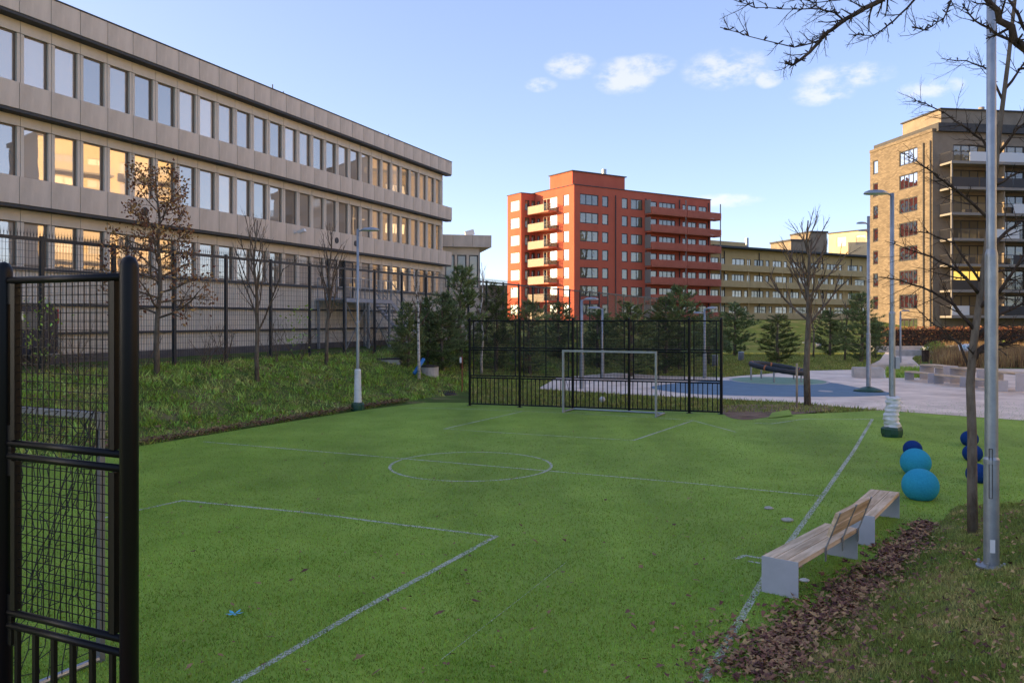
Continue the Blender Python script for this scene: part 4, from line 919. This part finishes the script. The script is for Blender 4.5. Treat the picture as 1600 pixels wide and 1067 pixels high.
for px, py, ty, sd_, lab in ((655, 592, 420, 7, 'thin white birch beside the blue pipe'), (753, 596, 410, 8, 'thin white birch seen through the far fence')):
    p = hit(px, py) if px < 700 else Vector((*gp(px, py), 0)); bare_tree('birch_tree', p, at(px, ty, p.y).z-p.z, lab, sd_, dict(PT, main=14, ang0=.7, len0=.3, nb=[0, 4, 3, 2]), r=.06, trunk_h=2.2, bark='birch')
p = Vector((*gp(1262, 634), 0)); bare_tree('bare_tree', p, at(1262, 345, p.y).z, 'bare young tree with spreading twigs beside the timber stake', 21, dict(lev=3, nb=[0, 5, 4, 2], ratio=.5, ang=.55, ang0=.95, len0=.62, main=17, up=.17, t0=.2), r=.105, trunk_h=2.75)
p = Vector((*gp(1320, 563), 0)); bare_tree('bare_tree', p, 4.3, 'small bare tree among the pines beyond the plaza', 23, dict(PT, main=10), r=.07, trunk_h=1.8)
p = Vector((*gp(1271, 558), 0)); bare_tree('bare_tree', p, 4.6, 'slim bare tree standing behind the staked tree', 24, dict(PT, main=10), r=.07, trunk_h=1.9)
# leaning tree by the near lamp, limbs set out one by one
def limb_tree(name, Y, trunk, limbs, label, seed, r0, twl, dY=.0, barkm='bark'):
    R = random.Random(seed); b = at(*trunk[0], Y); base = V(b.x, b.y, hgt(b.x, b.y)); T = thing(name, base, label, 'tree'); mt, mc = MB(), MB()
    tp = [at(x, y, Y)-base for x, y in trunk]; tp[0].z = -.1; n = len(tp)
    mt.tube(tp, [r0*(1-.75*i/(n-1)) for i in range(n)], 12)
    P = dict(lev=3, nb=[0, 0, 5, 3], ratio=.5, ang=.7, up=.05, wob=.25, t0=.15)
    for pts, r, tilt in limbs:
        lp = [at(x, y, Y+tilt*i)-base for i, (x, y) in enumerate(pts)]; m_ = len(lp); fine = []
        for i in range(m_-1):
            for q in range(3): t = q/3; fine.append(lp[i].lerp(lp[i+1], t)+V(R.uniform(-1, 1), R.uniform(-1, 1), R.uniform(-1, 1))*r*.5*(1 if i+q else 0))
        fine.append(lp[-1]); k = len(fine); mc.tube(fine, [max(r*(1-.85*i/(k-1)), .0035) for i in range(k)], 7)
        for i in range(2, k-1):
            for _ in range(2):
                if R.random() < .75:
                    d = (fine[i+1]-fine[i]).normalized(); s = d.orthogonal().normalized(); an = R.uniform(0, 6.28); s = s*math.cos(an)+d.cross(s)*math.sin(an)
                    grow(mt, mc, fine[i], d*.7+s*.8, twl*R.uniform(.4, 1.2), max(r*(1-.85*i/(k-1))*.45, .004), 2, R, P)
        for i in range(2, k-1):                # short spurs and buds
            for _ in range(3): d = V(R.uniform(-1, 1), R.uniform(-1, 1), R.uniform(-.3, 1)).normalized(); mc.tube([fine[i], fine[i]+d*.03, fine[i]+d*.05], [.004, .006, .002], 4, False)
    mt.build('trunk', M[barkm], T, True); mc.build('crown', M['barkdark'], T, True); return T
tb = hit(1520, 833); TY = tb.y
limb_tree('bare_tree', TY, [(1520, 833), (1519, 760), (1519, 680), (1516, 600), (1520, 545), (1530, 475), (1541, 395), (1552, 300), (1562, 200), (1576, 90), (1588, -20), (1598, -160)],
  [([(1522, 515), (1490, 475), (1455, 455), (1410, 440), (1370, 432)], .026, .05), ([(1529, 458), (1500, 425), (1468, 408), (1430, 393), (1383, 377)], .024, -.06), ([(1532, 440), (1490, 380), (1450, 365), (1410, 360)], .018, .12),
   ([(1558, 255), (1535, 220), (1502, 196), (1477, 177), (1447, 163), (1424, 157)], .020, .04), ([(1548, 345), (1510, 310), (1485, 290), (1456, 270), (1431, 251), (1403, 236)], .022, -.05),
   ([(1543, 400), (1572, 362), (1600, 345), (1650, 320)], .03, .1), ([(1528, 482), (1560, 455), (1600, 400), (1650, 350)], .034, -.1), ([(1522, 530), (1560, 492), (1600, 475), (1650, 450)], .03, .12),
   ([(1560, 240), (1590, 200), (1630, 170)], .024, -.1), ([(1518, 575), (1526, 552), (1541, 537), (1570, 538), (1600, 526), (1630, 515)], .04, .03), ([(1568, 160), (1545, 110), (1510, 95), (1470, 92)], .018, .05),
   ([(1570, 140), (1600, 100), (1640, 60)], .02, .05), ([(1535, 430), (1580, 420), (1620, 430)], .02, .1), ([(1555, 290), (1590, 270), (1630, 265)], .02, -.1), ([(1519, 590), (1500, 540), (1480, 520), (1450, 500), (1420, 470)], .02, .08)],
  'bare tree with dark wet trunk beside the near lamp post', 31, .066, .42)
limb_tree('bare_tree', 7.0, [(2120, 1000), (2110, 700), (2100, 400), (2080, 150), (2060, -100), (2040, -400)],
  [([(2060, -200), (1800, -190), (1550, -90), (1400, -12), (1365, 5), (1320, 30), (1290, 55), (1252, 94), (1240, 103), (1226, 100)], .035, .0), ([(1300, 45), (1285, 62), (1240, 75), (1170, 57), (1125, 43)], .009, .02),
   ([(1318, 32), (1305, 20), (1280, 14), (1240, 15), (1180, 12), (1146, 0)], .009, -.02), ([(1500, -70), (1430, 0), (1395, 35), (1365, 57), (1326, 54)], .012, .03), ([(1520, -60), (1486, 0), (1475, 30), (1445, 48), (1425, 44)], .010, .02),
   ([(2090, 300), (1800, 190), (1640, 110), (1600, 80), (1575, 48), (1545, 8), (1525, -40), (1480, -110)], .06, .0), ([(1590, 70), (1545, 45), (1515, 25), (1505, 5)], .014, .02), ([(1640, 110), (1600, 40), (1570, -10), (1550, -60)], .02, .04), ([(1380, -5), (1330, -2), (1275, 5), (1240, -4)], .008, .0)],
  'bare tree whose dark overhanging branches cross the sky', 33, .14, .22, barkm='barkdark')
# pines
def pine_mesh(seed, H, W_):
    R = random.Random(seed); mt, mc = MB(), MB(); mt.tube([V(0, 0, -.2), V(R.uniform(-.1, .1), R.uniform(-.1, .1), H*.5), V(0, 0, H*.97)], [H*.022, H*.015, .012], 7)
    nl = int(H*4.2)
    for k in range(nl):
        t = k/nl; z = H*(.05+.92*t); env = W_*(math.sin(min(1, (t+.10)*1.9)*math.pi/2)*(1-t)**.62)*R.uniform(.75, 1.15)+.10
        for j in range(R.randint(5, 7)):
            an = R.uniform(0, 6.28); rise = R.uniform(.15, .75)*(.5+t); tip = V(math.cos(an)*env, math.sin(an)*env, z+env*rise*.7); b0 = V(0, 0, z); mt.tube([b0, b0.lerp(tip, .6)-V(0, 0, .04*env), tip], [.018, .012, .006], 3, False)
            nt = max(3, int(env*7))
            for m_ in range(nt):
                f = .3+.7*(m_+R.random())/nt; c = b0.lerp(tip, f)+V(R.gauss(0, .10), R.gauss(0, .10), R.gauss(0, .07)); ax = ((tip-b0).normalized()+V(R.uniform(-.5, .5), R.uniform(-.5, .5), R.uniform(.2, 1.0))).normalized()
                for q in range(20):
                    d = (ax*R.uniform(.2, 1)+V(R.uniform(-1, 1), R.uniform(-1, 1), R.uniform(-.6, 1))*.8).normalized(); s = d.orthogonal().normalized()*.016; c2 = c+ax*R.uniform(-.1, .1); ln = R.uniform(.11, .22)
                    i0_ = len(mc.v); mc.v += [tuple(c2-s), tuple(c2+s), tuple(c2+d*ln)]; mc.f.append((i0_, i0_+1, i0_+2)); mc.mi.append(0)
    return mt.mesh('trunk', M['bark']), mc.mesh('needles', M['needle'])
PM = [pine_mesh(i, 4.6, 1.45+.2*(i % 2)) for i in range(4)]
pines = [(638, 574, 470, 1.1, 'dark pine beside the outside stair'), (692, 580, 455, 1.1, 'dark pine between birch and far fence'), (722, 576, 412, .95, 'tallest pine of the clump before the annex'), (775, 582, 440, 1.0, 'pine behind far fence below the orange block wing'),
         (668, 570, 462, 1.0, 'pine at the back of the clump by the birch'), (828, 585, 468, 1.0, 'pine behind far fence by the grassy slope'), (875, 560, 470, 1.2, 'low dense pine on the slope behind the path lamps'), (985, 588, 470, 1.2, 'broad pine behind the goal crossbar'),
         (1040, 584, 462, 1.1, 'pine behind far fence below the red balconies'), (1062, 578, 445, .9, 'tall narrow pine before the red balconies'), (1108, 570, 485, 1.0, 'pine behind the two headed path lamp'), (1148, 556, 472, 1.25, 'bushy pine beside the bright lawn'),
         (1216, 567, 490, 1.35, 'rounded dense pine behind the ring seat'), (1296, 556, 484, 1.2, 'pine behind the bare tree branches'), (1345, 566, 455, 1.0, 'pine between lamp post and beech hedge'), (1368, 560, 500, .9, 'small pine by the back path'), (935, 575, 480, 1.2, 'pine on the slope between path lamps and goal')]
for i, (px, py, ty, ws, lab) in enumerate(pines):
    p = hit(px, py); h = at(px, ty, p.y).z-p.z; s = h/4.6; tm, nm_ = PM[i % 4]
    T = thing('pine_tree', p, lab, 'tree', i*1.3, 'pines round the pitch'); 
    for nme, me_ in (('trunk', tm), ('needles', nm_)): o = link(nme, me_, T); k_ = 1.0 if px < 800 else 1.25; o.scale = (s*ws*k_, s*ws*k_, s)
# bare shrubs along the fence
SHR = ['bare shrub at the fence foot next to the oak', 'bare shrub at the fence foot between oak and first bare tree', 'bare shrub at the fence foot close behind the first bare tree', 'bare shrub at the fence foot past the first bare tree', 'bare shrub keeping some green leaves at the fence foot',
       'bare shrub at the fence foot behind the second bare tree', 'bare shrub before the outside stair landing', 'bare shrub before the outside stair steps', 'green leaved shrub by the fence behind the black fence panel', 'bare shrub by the fence seen through the black fence panel']
for i, (px, py) in enumerate(((215, 578), (320, 574), (350, 573), (430, 566), (465, 562), (545, 556), (585, 553), (618, 551), (60, 590), (120, 588))):
    p = hit(px, py); R = random.Random(50+i); T = thing('bare_shrub', p, SHR[i], 'shrub', 0, 'bare shrubs along the spiked fence'); mt, mc = MB(), MB()
    for k in range(7):
        an = R.uniform(0, 6.28); grow(mt, mc, V(R.uniform(-.15, .15), R.uniform(-.15, .15), -.05), V(math.cos(an)*.5, math.sin(an)*.5, 1), R.uniform(.9, 1.9), .014, 1, R, dict(lev=3, nb=[0, 4, 3, 2], ratio=.45, ang=.6, up=.05, wob=.25))
    mc.build('twigs', M['twig'], T)
    if i in (4, 8):
        lm = MB()
        for _ in range(90): leafquads(lm, V(R.gauss(0, .3), R.gauss(0, .3), R.uniform(.4, 2.2)), R, 1, .06, .05)
        lm.build('leaves', M['blade'], T)
# beech hedge, shrubs and dry grasses
R = random.Random(77)
def foliage_box(name, p0, sx, sy, sz, n, s, mat, label, cat, rz=0, kind=None):
    T = thing(name, p0, label, cat, rz) if not kind else None; mb = MB()
    for _ in range(n): leafquads(mb, V(R.uniform(0, sx), R.uniform(0, sy), R.uniform(0, 1)**.7*sz*(1+.06*math.sin(R.uniform(0, 60)))), R, 1, s, .02)
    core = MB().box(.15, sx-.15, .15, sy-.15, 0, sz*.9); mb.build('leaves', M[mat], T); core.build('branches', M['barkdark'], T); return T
hp = gp(1383, 536.5); foliage_box('beech_hedge', ((1383-800)*82/F, 82, .0), 26, 1.6, 2.25, 16000, .11, 'hedge', 'rust brown beech hedge before the brick apartment building', 'hedge')
for px, py, r, lab in ((1462, 550, 1.3, 'yellow green shrub beside grey table'), (1567, 546, 1.2, 'yellow green shrub among the dry grasses by the hedge')):
    p = Vector((*gp(px, py+6), 0)); T = thing('shrub', p, lab, 'shrub'); mb = MB(); mt = MB()
    for _ in range(900): d = V(R.gauss(0, 1), R.gauss(0, 1), abs(R.gauss(0, 1))).normalized()*r*R.uniform(.55, 1); leafquads(mb, d, R, 1, .09, .03)
    for k in range(8): mt.tube([V(0, 0, -.1), V(R.uniform(-.6, .6), R.uniform(-.6, .6), r*.8)*r], [.03, .01], 4)
    mb.build('leaves', M['shrubgreen'], T); mt.build('stems', M['twig'], T)
def blades(name, pts, hmin, hmax, w, mat, lean=.5, label=None, cat=None, seed=0, z0=None):
    rg = np.random.default_rng(seed); n = len(pts); x, y = pts[:, 0], pts[:, 1]; z = height(x, y) if z0 is None else np.full(n, z0)
    an = rg.uniform(0, 2*np.pi, n); h = rg.uniform(hmin, hmax, n); la = rg.uniform(0, 2*np.pi, n); ln = rg.uniform(0, lean, n)*h; ww_ = w*rg.uniform(.6, 1.3, n)
    c, s = np.cos(an)*ww_/2, np.sin(an)*ww_/2
    vv_ = np.empty((n, 3, 3)); vv_[:, 0] = np.stack([x-c, y-s, z-.005], 1); vv_[:, 1] = np.stack([x+c, y+s, z-.005], 1); vv_[:, 2] = np.stack([x+np.cos(la)*ln, y+np.sin(la)*ln, z+h], 1)
    me = bpy.data.meshes.new(name); me.vertices.add(n*3); me.vertices.foreach_set('co', vv_.ravel()); me.loops.add(n*3); me.loops.foreach_set('vertex_index', np.arange(n*3, dtype=np.int32)); me.polygons.add(n)
    me.polygons.foreach_set('loop_start', np.arange(0, n*3, 3, dtype=np.int32)); me.materials.append(M[mat]); me.update(); me.validate()
    return tag(link(name, me), label, cat, kind='stuff')
rg = np.random.default_rng(1)
# dry ornamental grasses: clumps of tall blades
cl_ = []
for _ in range(420):
    px, py = rg.uniform(1468, 1640), rg.uniform(550, 574); p = gp(px, py); cl_.append(p)
cl_ = np.array(cl_); pts = np.repeat(cl_, 60, 0)+rg.normal(0, .35, (len(cl_)*60, 2))
blades('dry_grasses', pts, .35, 1.25, .05, 'drygrass', .45, 'tall dry brown ornamental grasses before the hedge', 'grass', 2)
pts = np.array([gp(rg.uniform(1385, 1445), rg.uniform(577, 590)) for _ in range(5000)]); blades('bed_plants', pts, .1, .32, .06, 'blade', .8, 'low green plants in the planted bed', 'plants', 3)
# turf fibres close to the camera, thinning out with distance
def frustum(n, y0, y1, pw, xlo=-.64, xhi=.64):
    Y = (y0**pw + rg.uniform(0, 1, n)*(y1**pw-y0**pw))**(1/pw); X = rg.uniform(xlo, xhi, n)*Y; return np.stack([X, Y], 1)
def in_pitch(p):
    d = (p[:, 0]-PO.x)*PV.x+(p[:, 1]-PO.y)*PV.y; return (d < -.05) & (height(p[:, 0], p[:, 1]) < .0)
t = frustum(480000, 6.2, 32, .35); t = t[in_pitch(t)]; t = t[rg.uniform(0, 1, len(t)) < np.clip(1.15-(t[:, 1]-6)/22, 0, 1)]
blades('turf_fibres', t, .010, .030, .011, 'blade_turf', 1.2, 'short green fibres of the artificial turf', 'turf', 4, z0=.0)
# rough grass and weeds of the bank
t = frustum(420000, 17, 48, 1, -.64, .12); d = (t[:, 0]-PO.x)*PV.x+(t[:, 1]-PO.y)*PV.y
cln = np.sin(t[:, 0]*2.3+t[:, 1])*np.cos(t[:, 1]*1.9-t[:, 0]*1.1)+.5*np.sin(t[:, 0]*5.1)*np.sin(t[:, 1]*4.3)
t = t[(d > .25+.15*np.sin(t[:, 1]*3)) & (d < 7.5) & (rg.uniform(-1.6, 1.0, len(t)) < cln)]
blades('bank_dead_grass', t[::3], .03, .10, .026, 'blade_dry', 1.2, 'dead straw coloured grass mixed into the bank', 'grass', 25)
t = t[np.arange(len(t)) % 3 > 0]
blades('bank_grass', t, .03, .11, .026, 'blade', 1.1, 'rough green grass growing on the bank', 'grass', 5)
wc = t[::90]; wp = np.repeat(wc, 16, 0)+rg.normal(0, .07, (len(wc)*16, 2)); blades('bank_weeds', wp, .08, .24, .06, 'blade', 1.2, 'leafy weeds scattered over the bank', 'weeds', 6)
t = frustum(150000, 27, 75, 1, -.05, .5); hh = height(t[:, 0], t[:, 1]); 
from itertools import chain
poly = pl_near+pl_far
def inside(p, poly):
    c = np.zeros(len(p), bool); k = len(poly); j = k-1
    for i in range(k):
        xi, yi = poly[i]; xj, yj = poly[j]; c ^= ((yi > p[:, 1]) != (yj > p[:, 1])) & (p[:, 0] < (xj-xi)*(p[:, 1]-yi)/(yj-yi+1e-9)+xi); j = i
    return c
PITCH = [(v.co.x, v.co.y) for v in bpy.data.objects['pitch'].data.vertices]
t = t[~inside(t, poly) & ~inside(t, PITCH)]
blades('rough_grass', t, .04, .16, .035, 'blade_dry', 1.0, 'rough olive grass round the plaza', 'grass', 7)
t = frustum(230000, 4.2, 14.5, .7, .05, .66); t = t[height(t[:, 0], t[:, 1]) > .0]
blades('slope_grass', t, .015, .055, .008, 'blade_dry', 1.1, 'short mossy grass on the leafy slope', 'grass', 8)
# fallen leaves
def leaves(name, pts, s0, s1, mat, label, seed, flat=.5, zoff=.012):
    rl = np.random.default_rng(seed); n = len(pts); z = np.maximum(height(pts[:, 0], pts[:, 1]), 0)+zoff*rl.uniform(.4, 2.2, n); an = rl.uniform(0, 2*np.pi, n); s = rl.uniform(s0, s1, n); tl = rl.uniform(-flat, flat, (n, 2)); cu = rl.uniform(-.3, 1.0, n)
    shp = np.array([(-1, 0), (-.35, -.30), (-.05, -.62), (.5, -.30), (1, 0), (.45, .28), (.05, .65), (-.45, .32)]); K = len(shp)
    co = np.empty((n, K, 3)); jit = rl.uniform(.55, 1.35, (n, K))
    for k in range(K):
        lx, ly = shp[k, 0]*s*jit[:, k], shp[k, 1]*s*jit[:, k]; co[:, k, 0] = pts[:, 0]+lx*np.cos(an)-ly*np.sin(an); co[:, k, 1] = pts[:, 1]+lx*np.sin(an)+ly*np.cos(an); co[:, k, 2] = z+lx*tl[:, 0]+ly*tl[:, 1]+cu*np.abs(ly)+.25*cu*np.abs(lx)
    if zoff < .05: co[:, :, 2] = np.maximum(co[:, :, 2], np.maximum(height(co[:, :, 0], co[:, :, 1]), 0)+.004)
    me = bpy.data.meshes.new(name); me.vertices.add(n*K); me.vertices.foreach_set('co', co.ravel())
    tri = [(0, 1, 7), (1, 2, 6), (1, 6, 7), (2, 3, 5), (2, 5, 6), (3, 4, 5)]; idx = (np.arange(n)[:, None, None]*K+np.array(tri)[None]).astype(np.int32)
    me.loops.add(idx.size); me.loops.foreach_set('vertex_index', idx.ravel()); me.polygons.add(idx.size//3); me.polygons.foreach_set('loop_start', np.arange(0, idx.size, 3, dtype=np.int32)); me.materials.append(M[mat]); me.update(); me.validate()
    return tag(link(name, me), label, 'leaves', kind='stuff')
dl = np.array([gp(1130, 1040), gp(1180, 1005), gp(1250, 960), gp(1310, 915), gp(1365, 868), gp(1395, 842), gp(1420, 815)]); dw = [.36, .29, .22, .19, .16, .11, .08]
pp_ = []
for _ in range(9000):
    k = rg.uniform(0, len(dl)-1.001)**1.0; i = int(k); f = k-i; c = dl[i]*(1-f)+dl[i+1]*f; wd = (dw[i]*(1-f)+dw[i+1]*f)*(.55 if rg.uniform() < .6 else 1.25); q = c+rg.normal(0, wd, 2)+np.array([.17, -.13])
    if math.sin(q[0]*5.3+q[1]*2.1)*math.cos(q[1]*4.7-q[0]*3.3) > rg.uniform(-1.3, .9)-.25: pp_.append(q)
leaves('leaf_litter', np.array(pp_), .016, .048, 'leaf', 'thick drift of dead brown leaves in the ditch', 11, .6, .02)
t = frustum(3200, 4.5, 13.4, .7, .12, .66); t = t[height(t[:, 0], t[:, 1]) > .02]; leaves('slope_leaves', t, .013, .034, 'leaf', 'dead brown leaves scattered on the slope', 12, .7, .03)
t = frustum(420, 6.5, 26, .45, -.5, .5); t = t[in_pitch(t)]; leaves('pitch_leaves', t[:330], .014, .036, 'leaf_tan', 'small dead leaves scattered over the turf', 13, .4, .034)
t = np.concatenate([np.array([gp(*q) for q in ((763, 883), (728, 897), (662, 940), (631, 964), (985, 977), (1020, 995), (1000, 890), (745, 688), (1092, 903), (1052, 954), (990, 992), (1022, 868), (345, 1035), (280, 760), (1030, 1050), (955, 1050))]), frustum(60, 6.8, 16, .6, -.4, .28)]); leaves('tan_leaves', t, .032, .055, 'leaf_tan', 'larger tan leaves lying singly on the turf', 14, .4, .045)
k = rg.uniform(-1, 12, 3600); t = np.stack([PO.x+PU.x*k, PO.y+PU.y*k], 1)+np.outer(np.abs(rg.normal(.05, .28, 3600)), (PV.x, PV.y)); leaves('edge_leaves', t, .025, .055, 'leaf_tan', 'reddish tan leaves caught along the foot of the bank', 15, .5, .06)
t = frustum(6000, 18, 40, 1, -.6, .05); d = (t[:, 0]-PO.x)*PV.x+(t[:, 1]-PO.y)*PV.y; leaves('bank_leaves', t[(d > .3) & (d < 7)], .03, .065, 'leaf_tan', 'tan leaves scattered over the grass bank', 16, .6, .11)
